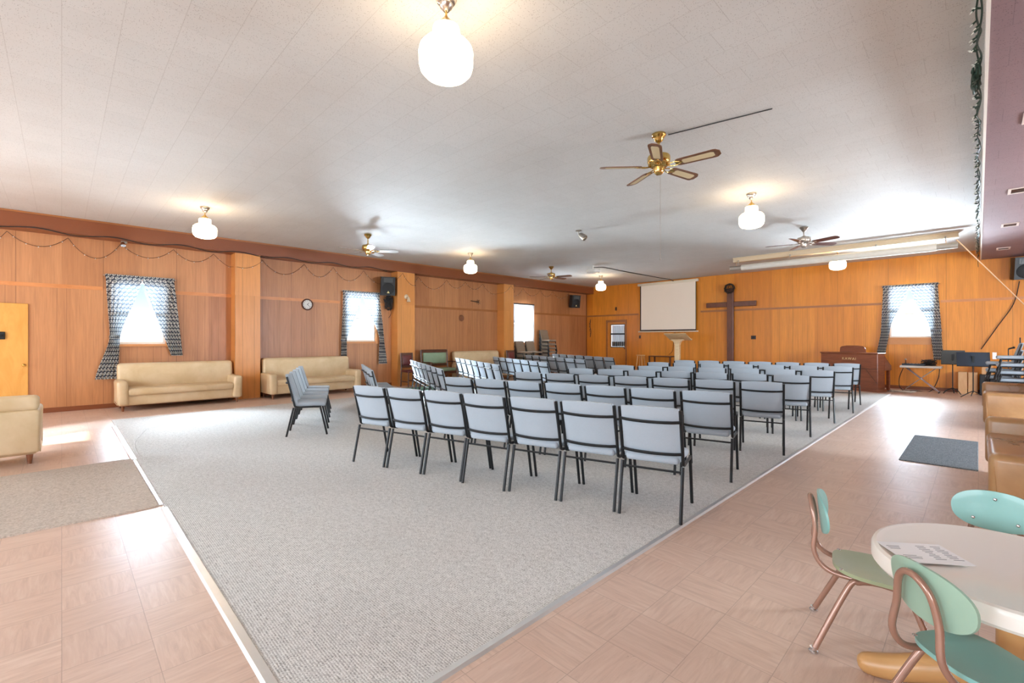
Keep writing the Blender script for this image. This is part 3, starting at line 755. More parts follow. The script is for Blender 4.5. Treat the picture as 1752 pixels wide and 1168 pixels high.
# ------------------------------------------------------------------ small things on the ceiling
e = thing('ceiling_spotlight', 'silver spotlight on the ceiling between the fans', 'spotlight', (-6.0,7.89,HC))
mb = MB(); mb.lathe([(0,0),(.06,0),(.06,-.015),(.02,-.025),(0,-.026)],20); mb.build('base', M['nickel'], e)
mb = MB(); mb.tube([(0,0,-.02),(0,0,-.085),(.03,0.01,-.10)],.012); mb.build('arm', M['nickel'], e)
mb = MB(); mb.lathe([(0,.10),(.03,.095),(.05,.06),(.062,-.02),(.066,-.08),(.06,-.082),(.05,-.04),(0,-.03)],20, M=Matrix.Translation((.085,.03,-.135)) @ Matrix.Rotation(R(-55),4,'Y')); mb.build('head', M['nickel'], e)
e = thing('projector', 'white projector hung from the ceiling near the screen', 'projector', (-8.55,12.0,HC))
mb = MB(); mb.tube([(0,0,0),(0,0,-.12)],.02); mb.build('mount', M['white'], e)
mb = MB(); mb.rbox(-.19,.19,-.14,.14,-.23,-.12,.04,3); mb.build('body', M['white'], e, smooth=60)
mb = MB(); mb.lathe([(0,0),(.045,0),(.045,.03),(.035,.03),(.03,.015),(0,.012)],16,M=Matrix.Translation((.08,.138,-.17)) @ Matrix.Rotation(R(-90),4,'X')); mb.build('lens', M['black'], e)
mb = MB(); mb.tube(spline([(-8.55,12.05,HC-.06),(-8.5,12.6,HC-.012),(-8.5,14.2,HC-.012),(-8.45,16.2,HC-.012),(-8.4,16.85,HC-.015),(-8.3,16.95,HC-.08)],8),.012,6); o = mb.build('cable_run', M['cable']); tag(o, 'black cable along the ceiling from projector to screen', 'cable')  # plain black cable, what it carries is not known
mb = MB(); mb.tube([(-2.46,4.9,HC-.01),(-1.45,5.09,HC-.01)],.006,6); o = mb.build('cable_run', M['cable']); tag(o, 'thin dark wire on the ceiling beside the brass cane fan', 'cable')
# rolled canvas under its board
e = thing('ceiling_board', 'long pale wooden board fixed to the ceiling above the rolled canvas', 'board', (-2.6,13.9,0))
mb = MB(); mb.box(-2.35,2.3,-.10,.10,3.62,HC-.02); mb.box(-2.35,2.3,-.14,.14,HC-.02,HC); mb.build('board', M['board'], e, smooth=0)
for x in (-2.2,-.9,.9,2.1):
    mb = MB(); mb.tube([(x,-.11,3.66),(x,-.13,3.60),(x,-.09,3.57)],.008); mb.blob((x,-.12,3.64),.02); mb.build('pulley', M['pipe'], e)
e = thing('rolled_canvas', 'long white rolled canvas slung below the ceiling board', 'canvas roll', (-2.7,13.9,0))
mb = MB(); mb.tube([(-2.05,0,3.46),(2.05,0,3.46)],.085,16); mb.build('roll', M['canvas'], e)
mb = MB(); mb.tube([(-2.37,0,3.46),(2.39,0,3.46)],.068,16); mb.build('core', M['pipe'], e)
mb = MB()
for x in (-2.2,2.2): mb.tube([(x,0,3.50),(x,0,3.63)],.006,5)
mb.build('hanger', M['cordtan'], e)
mb = MB(); mb.tube([(-.33,13.80,3.56),(-.28,13.86,3.50),(.77,15.5,2.13),(1.70,16.97,.90)],.011,6); o = mb.build('rope', M['cordtan']); tag(o, 'tan rope slanting down from the canvas roll past the string lights', 'rope')
# vents in the mauve soffit
v0 = None
for y, lab in ((6.4,'slotted vent in the mauve ceiling nearest the camera'),(9.45,'slotted vent in the mauve ceiling, second along'),(12.2,'slotted vent in the mauve ceiling, third along'),(15.3,'slotted vent in the mauve ceiling near the hanging loudspeaker')):
    if v0 is None:
        v0 = thing('ceiling_vent', lab, 'vent', (.40,y,HS), 0, 'mauve ceiling vents')
        mb = MB(); mb.box(-.11,.11,-.16,-.13,-.012,0); mb.box(-.11,.11,.13,.16,-.012,0); mb.box(-.11,-.08,-.13,.13,-.012,0); mb.box(.08,.11,-.13,.13,-.012,0); mb.build('frame', M['vent'], v0, smooth=0)
        mb = MB(); mb.box(-.08,.08,-.13,.13,-.004,0); mb.build('backing', M['dark'], v0, smooth=0)
        mb = MB()
        for k in range(3): mb.box(-.08,.08,-.075+.065*k,-.06+.065*k,-.010,-.004)
        mb.build('slat', M['switch'], v0, smooth=0)
    else: dup(v0, (.40,y,HS), 0, lab)
# green string lights along the soffit edge
e = thing('string_lights', 'green string lights stapled along the edge of the mauve ceiling', 'string lights')
pts, pts2 = [], []
y = 1.0; k = 0
while y < 16.95:
    s_ = .03 + .02*math.sin(y*3.1); pts.append((.012-.012*math.sin(y*9)-.01, y, 3.64+s_*math.sin(y*5.3))); pts2.append((.005-.012*math.cos(y*8), y, 3.60-s_*math.cos(y*4.1))); y += .05
mb = MB(); mb.tube(pts,.006,5); mb.tube(pts2,.006,5); mb.tube([(.0,16.94,3.62),(-.01,16.96,3.45),(.0,16.97,3.28)],.006,5); mb.build('wire', M['green_wire'], e)
mb = MB(); mbb = MB(); y = 1.1
while y < 16.9:
    for P_ in (pts, pts2):
        p = Vector(P_[min(len(P_)-1, int((y-1.0)/.05))])
        dv = Vector((rnd.choice((-1,1))*rnd.uniform(.5,1)-.2, rnd.uniform(-.6,.6), rnd.uniform(-1,.5))).normalized()
        if p.x + dv.x*.06 > .025: dv.x = -abs(dv.x)
        mb.tube([p, p+dv*.035],[.006,.008],5); mbb.tube([p+dv*.035, p+dv*.055],[.005,.002],5)
    y += .16
mb.build('socket', M['green_wire'], e, kind='stuff'); mbb.build('bulb', M['bulb'], e, kind='stuff')
mb = MB()
for k in range(14): mb.tube(spline([(-.0+rnd.uniform(-.04,.015), 5.35+rnd.uniform(-.14,.14), 3.55+rnd.uniform(-.08,.08)) for _ in range(5)],4),.006,5)
mb.build('plug_bundle', M['green_wire'], e)
# clear fairy lights swagged from the beam
e = thing('fairy_lights', 'clear fairy lights swagged in loops along the brown beam', 'string lights')
mb = MB(); mbb = MB(); y = -1.5
while y < 16.5:
    L_ = rnd.uniform(.75,1.15); dz = rnd.uniform(.22,.36)
    x0 = XB-.02 if False else XW+.03
    n = 10; q = []
    for i in range(n+1):
        t = i/n; yy = y+L_*t
        xx = x0
        for (a,b) in ((2.895,3.43),(7.17,7.77),(11.56,12.06)):
            if a-.05 < yy < b+.05: xx = XB-.015
        q.append((xx, yy, 3.40-dz*(1-(2*t-1)**2)))
    mb.tube(q,.004,4)
    for i in range(1,n,2): mbb.blob((q[i][0]+.006,q[i][1],q[i][2]-.012),.009,5,4)
    y += L_
mb.build('wire', M['wire'], e); mbb.build('bulb', M['bulb'], e, kind='stuff')
pts = []; y = -2.0; k = 0
while y < 7.0:
    pts.append((XB+.018, y, 3.42 + (.05 if k % 2 else -.035)*(.5+.5*rnd.random()))); y += .55; k += 1
mb = MB(); mb.tube(spline(pts,5),.010,6); o = mb.build('cable_run', M['cable']); tag(o, 'black cable looping along the bottom of the brown beam', 'cable')
# floodlight tucked behind the beam
e = thing('security_lamp', 'small grey security lamp under the beam above the first window', 'lamp', (XB-.22,.92,3.435))
mb = MB(); mb.rbox(-.05,.05,-.05,.05,-.05,0,.01,1); mb.build('base', M['pipe'], e)
mb = MB(); mb.lathe([(0,0),(.03,0),(.045,-.08),(.04,-.082),(0,-.07)],12,M=Matrix.Translation((.04,-.02,-.04)) @ Matrix.Rotation(R(-35),4,'Y')); mb.build('head', M['chrome'], e)

# ------------------------------------------------------------------ things on the left wall
e = thing('wall_clock', 'round brown-rimmed wall clock above the second cream sofa', 'clock', (XW,4.67,2.335))
MC = Matrix.Rotation(R(90),4,'Y')
mb = MB(); mb.lathe([(.125,0),(.15,.0),(.155,.02),(.145,.04),(.125,.045),(.118,.03),(.118,.02)],40,M=MC); mb.build('rim', M['darkwood'], e)
mb = MB(); mb.lathe([(0,0),(.12,0),(.12,.02),(0,.021)],36,M=MC); mb.build('face', M['clockface'], e)
mb = MB()
for k in range(12):
    w = 2*PI*k/12; mb.box(.0215,.023,-.004,.004,.085,.108, M=Matrix.Rotation(w,4,'X'))
mb.build('hour_mark', M['black'], e, smooth=0)
mb = MB(); mb.box(.024,.026,-.005,.005,-.01,.06,M=Matrix.Rotation(R(-40),4,'X')); mb.build('hour_hand', M['black'], e, smooth=0)
mb = MB(); mb.box(.027,.029,-.004,.004,-.015,.095,M=Matrix.Rotation(R(-135),4,'X')); mb.build('minute_hand', M['black'], e, smooth=0)
mb = MB(); mb.lathe([(0,0),(.10,0),(.11,.01),(.10,.022),(.075,.016),(.06,.026),(.03,.02),(0,.024)],28,M=Matrix.Translation((XW,9.87,2.14)) @ MC); o = mb.build('hanging_plaque', M['legwood']); tag(o, 'small round brown plaque on the wall above the settee and sofa', 'plaque')
e = thing('wall_bell', 'cream bell-shaped sconce on the pillar beside the loudspeaker', 'sconce', (XB-.04,7.47,2.70))
mb = MB(); mb.lathe([(0,0),(.07,0),(.072,.015),(.05,.025),(0,.027)],24,M=MC); mb.build('backplate', M['ceramic'], e)
mb = MB(); mb.tube([(.02,0,.0),(.06,.02,.02),(.07,.03,-.02)],.009); mb.lathe([(.02,0),(.035,-.03),(.05,-.10),(.058,-.14),(.05,-.142),(0,-.12)],20,(.075,.035,-.015)); mb.build('bell', M['ceramic'], e)
mb = MB(); mb.tube(spline([(XW+.02,10.28,2.76),(XW+.03,10.5,2.74),(XW+.02,10.62,2.72)],4),.012,5)
for k in range(7):
    w = 2*PI*k/7; mb.tube(spline([(XW+.03,10.62,2.73),(XW+.04,10.62+.07*math.cos(w),2.73+.07*math.sin(w)),(XW+.03,10.62+.12*math.cos(w+.3),2.73+.09*math.sin(w+.3))],3),.006,4)
o = mb.build('wall_ornament', M['wire']); tag(o, 'thin twig-like ornament on the upper wall above the round plaque', 'ornament')
def speaker(label, loc, rz, tilt):
    e = thing('loudspeaker', label, 'loudspeaker', loc, rz, 'hanging loudspeakers')
    T = Matrix.Rotation(R(tilt),4,'X')
    prof = [(-.19,-.14),(.19,-.14),(.21,.0),(.20,.13),(-.20,.13),(-.21,.0)]
    mb = MB(); mb.prism(prof,-.27,.27,T); mb.build('cabinet', M['blackplastic'], e, smooth=0)
    mb = MB(); mb.lathe([(0,0),(.165,0),(.17,.01),(.155,.022),(0,.026)],32,M=T @ Matrix.Translation((0,.13,-.07)) @ Matrix.Rotation(R(-90),4,'X')); mb.build('woofer_grille', M['grille'], e)
    mb = MB()
    mb.box(-.13,.13,.13,.137,.11,.24,T); mb.box(-.09,.09,.137,.145,.13,.22,T); mb.build('horn', M['deskgrey'], e, smooth=0)
    mb = MB(); mb.prism([(-.04,0),(.04,0),(0,.065)],.0,.006,T @ Matrix.Translation((0,.157,-.20)) @ Matrix.Rotation(R(90),4,'X')); mb.build('badge', M['badge'], e, smooth=0)
    mb = MB(); mb.box(-.03,.03,-.30,-.12,-.03,.03); mb.box(-.08,.08,-.31,-.295,-.10,.10); mb.build('bracket', M['black'], e, smooth=0)
    return e
s1 = speaker('black loudspeaker high beside the window with tangled cables below it', (XW+.30,6.88,2.98), R(-112), -8)
speaker('black loudspeaker in the far corner between sheer curtain and back wall', (XW+.30,15.85,3.04), R(-112), -8)
speaker('black loudspeaker under the mauve ceiling beside the slanting rope', (.78,YB-.30,3.15), R(196), -8)
mb = MB()
for k in range(26):
    c = Vector((XW+.12, 7.02, 2.52)); mb.tube(spline([c+Vector((rnd.uniform(-.08,.10), rnd.uniform(-.13,.10), rnd.uniform(-.22,.24))) for _ in range(5)],4,True),.008,5,True)
mb.tube(spline([(XW+.1,7.05,2.40),(XW+.08,7.12,2.2),(XW+.05,7.05,2.05)],4),.008,5)
o = mb.build('cable_bundle', M['cable']); tag(o, 'tangle of black cables hanging below the loudspeaker', 'cables')

# ------------------------------------------------------------------ things on the back wall
e = thing('projection_screen', 'white pull-down projection screen on the back wall', 'screen', (-8.6,YB-.10,0))
mb = MB(); mb.rbox(-1.26,1.26,-.05,.05,3.58,3.68,.012,2); mb.build('case', M['screen_case'], e)
mb = MB(); mb.box(-1.17,1.17,-.004,.004,1.74,3.6); mb.build('border', M['black'], e, smooth=0)
mb = MB(); mb.box(-1.12,1.15,-.007,-.004,1.785,3.58); mb.build('fabric', M['screen'], e, smooth=0)
mb = MB(); mb.rbox(-1.25,1.25,-.02,.02,1.69,1.73,.008,1); mb.build('bottom_bar', M['screen_case'], e)
e = thing('wooden_cross', 'large dark wooden cross topped with a thorn crown', 'cross', (-6.2,YB-.07,0))
mb = MB(); mb.rbox(-.11,.11,-.06,.06,.0,3.22,.012,1); mb.build('post', M['cross'], e, smooth=30)
mb = MB(); mb.rbox(-.85,-.115,-.05,.05,2.56,2.74,.012,1); mb.rbox(.115,.85,-.05,.05,2.56,2.74,.012,1); mb.build('crossbeam', M['cross'], e, smooth=30)
mb = MB()
for k in range(4):
    mb.tube([(.15*math.cos(2*PI*i/28)*(1+.1*math.sin(i*2.3+k)), -.10+.05*math.sin(i*1.7+k*1.5), 3.21+.15*math.sin(2*PI*i/28)*(1+.08*math.cos(i*3.1+k))) for i in range(28)],.024,5,True)
for k in range(70):
    w = 2*PI*k/40; rr = .13+rnd.uniform(-.09,.04); p = Vector((rr*math.cos(w),-.10+rnd.uniform(-.04,.04),3.21+rr*math.sin(w))); q = p+Vector((rnd.uniform(-1,1),rnd.uniform(-1,.3),rnd.uniform(-1,1))).normalized()*.07
    mb.tube([p,q],[.010,.002],4)
mb.build('thorn_crown', M['crown'], e)
def plate(name, label, cat, x, z, w, h, slots):
    e = thing(name, label, cat, (x,YB,z))
    mb = MB(); mb.rbox(-w/2,w/2,-.01,0,-h/2,h/2,.003,1); mb.build('plate', M['switch'], e)
    mb = MB(); mb.box(-.012,.012,-.02,-.01,-.02,.02) if slots else mb.box(-w*.3,w*.3,-.014,-.01,-h*.3,h*.3); mb.build('toggle', M['black'], e, smooth=0)
plate('light_switch', 'brown light switch between the small door and the screen', 'switch', -9.83, 1.50, .08, .13, True)
plate('light_switch', 'small brown plate high above the small wooden door', 'switch', -10.98, 2.72, .09, .15, True)
plate('wall_outlet', 'dark outlet plate on the back wall to the side of the cross', 'outlet', -5.46, 1.47, .16, .13, False)
e = thing('lectern', 'pale wooden lectern with slanted top standing before the screen', 'lectern', (-7.44,15.5,0), 0)
mb = MB(); mb.rbox(-.34,.34,-.26,.26,0,.06,.015,1); mb.build('base', M['palewood'], e, smooth=30)
mb = MB(); mb.rbox(-.085,.085,-.07,.07,.06,1.40,.012,1); mb.build('post', M['palewood'], e, smooth=30)
mb = MB()
for sx in (-1,1): mb.prism([(sx*.085,1.20),(sx*.105,1.29),(sx*.15,1.345),(sx*.22,1.37),(sx*.22,1.40),(sx*.085,1.40)],-.06,.06,Matrix(((1,0,0,0),(0,0,1,0),(0,1,0,0),(0,0,0,1))))
mb.build('bracket', M['palewood'], e, smooth=0)
TL = Matrix.Translation((0,.02,1.49)) @ Matrix.Rotation(R(-24),4,'X')
mb = MB(); mb.rbox(-.40,.40,-.28,.28,-.012,.012,.006,1,TL); mb.rbox(-.40,.40,.255,.28,.012,.05,.005,1,TL); mb.build('top', M['palewood'], e, smooth=30)
e = thing('bar_stool', 'bare pine stool by the back wall under the light switch', 'stool', (-9.48,16.55,0))
mb = MB(); mb.lathe([(0,.74),(.165,.74),(.175,.752),(.175,.768),(.165,.778),(0,.78)],28); mb.build('seat', M['stoolwood'], e)
for k in range(4):
    w = PI/4+k*PI/2; mb = MB(); mb.tube([(.22*math.cos(w),.22*math.sin(w),0),(.12*math.cos(w),.12*math.sin(w),.745)],.021,8); mb.build('leg', M['stoolwood'], e)
mb = MB()
for k in range(4):
    w, w2 = PI/4+k*PI/2, PI/4+(k+1)*PI/2; z_ = .22+.1*(k % 2); rr = .22-.1*z_/.745
    mb.tube([(rr*math.cos(w),rr*math.sin(w),z_),(rr*math.cos(w2),rr*math.sin(w2),z_)],.011,8)
mb.build('rung', M['stoolwood'], e)
e = thing('side_table', 'low dark wooden table against the back wall behind the lectern', 'table', (-8.65,16.72,0))
mb = MB(); mb.rbox(-.46,.46,-.24,.24,.72,.755,.006,1); mb.build('top', M['darkwood'], e, smooth=30)
for sx in (-1,1):
    for sy in (-1,1): mb = MB(); mb.box(sx*.43-.025,sx*.43+.025,sy*.21-.02,sy*.21+.02,0,.72); mb.build('leg', M['darkwood'], e, smooth=0)
mb = MB(); mb.box(-.42,.42,-.21,.21,.16,.19); mb.build('shelf', M['darkwood'], e, smooth=0)
mb = MB(); mb.tube(spline([(-8.3,YB-.03,1.68),(-8.35,YB-.03,1.3),(-8.4,YB-.03,.95),(-8.55,YB-.03,.80)],5),.008,5); o = mb.build('cable_run', M['cable']); tag(o, 'black cable hanging from the screen down to the low dark table', 'cable')

# piano
e = thing('upright_piano', 'brown upright piano with its back to the chairs', 'piano', (-2.45,15.93,0), R(-20))
mb = MB(); mb.rbox(-.73,.73,-.30,.02,.05,1.01,.01,1); mb.rbox(-.70,.70,.02,.10,.05,.60,.01,1); mb.rbox(-.74,.74,-.31,.12,.0,.07,.008,1); mb.build('case', M['piano'], e, smooth=30)
mb = MB(); mb.rbox(-.75,.75,-.32,.06,1.01,1.045,.008,1); mb.build('lid', M['piano'], e, smooth=30)
for x0 in (-.73,.68):
    mb = MB(); mb.prism([(.02,.60),(.34,.60),(.34,.70),(.28,.74),(.14,.86),(.02,.98)],x0,x0+.05,Matrix(((0,0,1,0),(1,0,0,0),(0,1,0,0),(0,0,0,1)))); mb.build('cheek', M['piano'], e, smooth=0)
mb = MB(); mb.rbox(-.73,.73,.02,.36,.57,.62,.01,1); mb.build('key_bed', M['piano'], e, smooth=30)
mb = MB(); mb.box(-.66,.66,.16,.32,.62,.645); mb.build('keyboard', M['white'], e, smooth=0)
for sx in (-1,1): mb = MB(); mb.box(sx*.68-.03,sx*.68+.03,.26,.33,0,.57); mb.build('leg', M['piano'], e, smooth=0)
mb = MB(); mb.prism([(-.34,0),(.34,0),(.32,.10),(.26,.17),(.12,.19),(-.16,.19),(-.30,.165),(-.34,.13)],-.01,.01,Matrix.Translation((-.05,.02,1.045)) @ Matrix.Rotation(R(80),4,'X')); mb.build('music_desk', M['piano'], e, smooth=0)
mb = MB(); mb.box(-.72,.73,-.308,-.30,.60,.62); mb.build('back_rail', M['darkwood'], e, smooth=0)
mb = MB(); mb.tube([(.45,-.312,.6),(.735,-.312,.22)],.006,5); mb.build('back_brace', M['darkwood'], e)
cu = bpy.data.curves.new('lettering', 'FONT'); cu.body = 'KAWAI'; cu.size = .095; cu.align_x = 'CENTER'; cu.extrude = .0015; cu.space_character = 1.25; 
tmp = bpy.data.objects.new('lettering_curve', cu)
me = bpy.data.meshes.new_from_object(tmp); bpy.data.objects.remove(tmp)
me.materials.clear(); me.materials.append(M['gold'])
o = bpy.data.objects.new('lettering', me); COL.objects.link(o); o.parent = e; o.location = (.03,-.303,.84); o.rotation_euler = (R(90),0,0)

# keyboard stand with plank, mixer and wires
e = thing('folding_stand', 'white-topped folding stand with crossed chrome legs under the back window', 'stand', (-1.08,16.45,0))
mb = MB(); mb.rbox(-.42,.42,-.20,.20,.645,.70,.008,1); mb.build('top', M['white'], e, smooth=30)
mb = MB()
for sy in (-.13,.13):
    mb.tube([(-.36,sy,.02),(.30,sy*.8,.645)],.012); mb.tube([(.36,sy,.02),(-.30,sy*.8,.645)],.012)
mb.build('leg', M['chrome'], e)
mb = MB()
for sx in (-.36,.36): mb.tube([(sx,-.18,.018),(sx,.18,.018)],.018)
mb.build('foot_bar', M['black'], e)
e = thing('audio_mixer', 'dark audio mixer lying on the white folding stand', 'mixer', (-1.22,16.42,.70))
mb = MB(); mb.rbox(-.24,.24,-.12,.12,0,.05,.008,1); mb.build('body', M['slate'], e)
for k in range(6): mb = MB(); mb.lathe([(0,0),(.008,0),(.007,.015),(0,.016)],8,(-.18+.07*k,-.03,.05)); mb.build('knob', M['black'], e)
e = thing('small_microphone', 'small black microphone standing on the white folding stand', 'microphone', (-1.38,16.34,.75))
mb = MB(); mb.lathe([(0,0),(.035,0),(.03,.012),(.009,.016),(.009,.09),(0,.092)],12); mb.build('stand', M['black'], e)
mb = MB(); mb.blob((0,0,.115),.026); mb.build('head', M['nickel'], e)
mb = MB()
for k in range(24): mb.tube(spline([Vector((-.92+rnd.uniform(-.17,.17),16.42+rnd.uniform(-.12,.12),.715+rnd.uniform(.0,.15)*(1 if i in (1,2,3) else 0))) for i in range(5)],4),.006,5)
o = mb.build('cable_bundle', M['cable']); tag(o, 'heap of black cables lying on the white folding stand', 'cables')
mb = MB()
for k in range(9): mb.tube(spline([Vector((-1.85+.13*i+rnd.uniform(-.05,.05), 16.05+rnd.uniform(-.25,.25), .014+rnd.uniform(0,.02))) for i in range(6)],4),.010,5)
o = mb.build('cable_bundle', M['greycable']); tag(o, 'pale cables lying on the floor beside the piano', 'cables')
mb = MB(); mb.tube(spline([(-1.45,16.55,.62),(-1.55,16.7,.3),(-1.5,16.65,.03),(-1.2,16.5,.015),(-.9,16.6,.02),(-.75,16.6,.35),(-.72,16.6,.62)],6),.010,5); o = mb.build('cable_run', M['cable']); tag(o, 'black cable looping under the white folding stand', 'cable')
mb = MB(); mb.tube(spline([(.72,YB-.04,2.86),(.62,YB-.04,2.3),(.35,YB-.04,1.75),(.05,YB-.04,1.15)],6),.010,5); o = mb.build('cable_run', M['cable']); tag(o, 'black cable running down the wall from the loudspeaker to the music stands', 'cable')
# music stands
def music_stand(label, x, y, rz, w, h, z, mat, group='music stands', lr=.27):
    e = thing('music_stand', label, 'music stand', (x,y,0), rz, group)
    T = Matrix.Translation((0,0,z)) @ Matrix.Rotation(R(-14),4,'X')
    mb = MB(); mb.rbox(-w/2,w/2,-.006,.006,-h/2,h/2,.004,1,T); mb.rbox(-w/2,w/2,-.0,.06,-h/2-.006,-h/2+.006,.004,1,T); mb.build('desk', mat, e, smooth=30)
    mb = MB(); mb.tube([(0,-.02,.12),(0,-.02,z)],.011,8); mb.box(-.02,.02,-.04,-.01,z-.08,z+.08); mb.build('pole', M['black'], e)
    for k in range(3):
        a = R(90+120*k); mb = MB(); mb.tube(spline([(0,-.02,.16),(.12*math.cos(a),-.02+.12*math.sin(a),.10),(lr*math.cos(a),-.02+lr*math.sin(a),.012)],4),.010,6); mb.build('leg', M['black'], e)
    return e
music_stand('navy music stand with a white paper clipped to its edge', -.09, 15.75, R(8), .58, .34, .93, M['slate'])
music_stand('charcoal music stand beside the white folding stand', -.46, 16.36, R(-6), .44, .36, .95, M['deskgrey'], lr=.19)
mb = MB(); mb.box(.235,.305,15.735,15.742,.94,1.10); o = mb.build('paper_sheet', M['paper'], smooth=0); tag(o, 'white paper hanging from the navy music stand', 'paper')
for x0, x1, lab in ((-.37,-.20,'upright pale plywood box next to the charcoal music stand'),(-.185,-.01,'upright pale plywood box behind the navy music stand pole')):
    mb = MB(); mb.rbox(x0,x1,16.62,16.9,0,.56,.006,1); o = mb.build('plywood_box', M['ply'], smooth=30); tag(o, lab, 'box', 'plywood boxes')
mb = MB(); mb.rbox(.02,.42,16.5,16.95,0,.52,.01,1); o = mb.build('amplifier_box', M['blackplastic'], smooth=30); tag(o, 'black box on the floor beside the plywood boxes', 'box')
mb = MB(); mb.rbox(.06,.26,16.62,16.85,.52,.76,.006,1); o = mb.build('plywood_box', M['ply'], smooth=30); tag(o, 'small plywood box resting on the black box', 'box', 'plywood boxes')
e = thing('microphone_stand', 'black microphone stand behind the stacked grey chairs', 'microphone stand', (.50,16.0,0))
mb = MB(); mb.lathe([(0,0),(.13,0),(.13,.02),(.03,.035),(0,.036)],20); mb.build('base', M['black'], e)
mb = MB(); mb.tube([(0,0,.03),(0,0,1.18)],.010); mb.tube([(0,0,1.18),(.07,0,1.21)],.018); mb.build('pole', M['black'], e)
mb = MB(); mb.blob((.085,0,1.215),.026); mb.build('microphone', M['black'], e)
e = thing('microphone_stand', 'tall thin black stand by the edge beside the rope', 'microphone stand', (.70,16.3,0))
mb = MB(); mb.lathe([(0,0),(.12,0),(.12,.02),(.02,.035),(0,.036)],20); mb.build('base', M['black'], e)
mb = MB(); mb.tube([(0,0,.03),(0,0,1.45)],.012); mb.build('pole', M['black'], e)
# corner vine-like cord
mb = MB(); mb.tube(spline([(-12.30,YB-.03,2.3),(-12.33,YB-.03,2.0),(-12.28,YB-.03,1.75),(-12.32,YB-.03,1.5)],5),.014,5)
for k in range(12): z_ = 1.55+.06*k; mb.tube([(-12.31,YB-.035,z_),(-12.31+rnd.uniform(-.05,.05),YB-.06,z_+rnd.uniform(-.05,.05))],.01,4)
o = mb.build('hanging_ornament', M['wire']); tag(o, 'thin dark dried ornament hanging in the far wall corner', 'ornament')

# ------------------------------------------------------------------ children's table and chairs
TX, TY = .10, 2.50
e = thing('round_table', 'white round low table with tan pedestal', 'table', (TX,TY,0))
mb = MB(); mb.lathe([(0,.565),(.39,.565),(.39,.515),(.412,.512),(.422,.525),(.422,.565),(.416,.578),(.404,.583),(.392,.580),(.385,.577),(0,.577)],72); mb.build('tabletop', M['table'], e, smooth=35)
mb = MB(); mb.lathe([(0,.08),(.07,.08),(.065,.14),(.055,.25),(.055,.44),(.10,.52),(.20,.56),(0,.564)],24); mb.build('pedestal', M['tanplastic'], e, smooth=50)
for k in range(4):
    a = R(187+90*k); ca, sa = math.cos(a), math.sin(a)
    mb = MB(); mb.tube(spline([(.03*ca,.03*sa,.20),(.16*ca,.16*sa,.14),(.34*ca,.34*sa,.065),(.43*ca,.43*sa,.042)],5), [.064-.0014*i for i in range(16)], 12); mb.blob((.43*ca,.43*sa,.042),.042,12,8); mb.build('foot', M['tanplastic'], e, smooth=60)
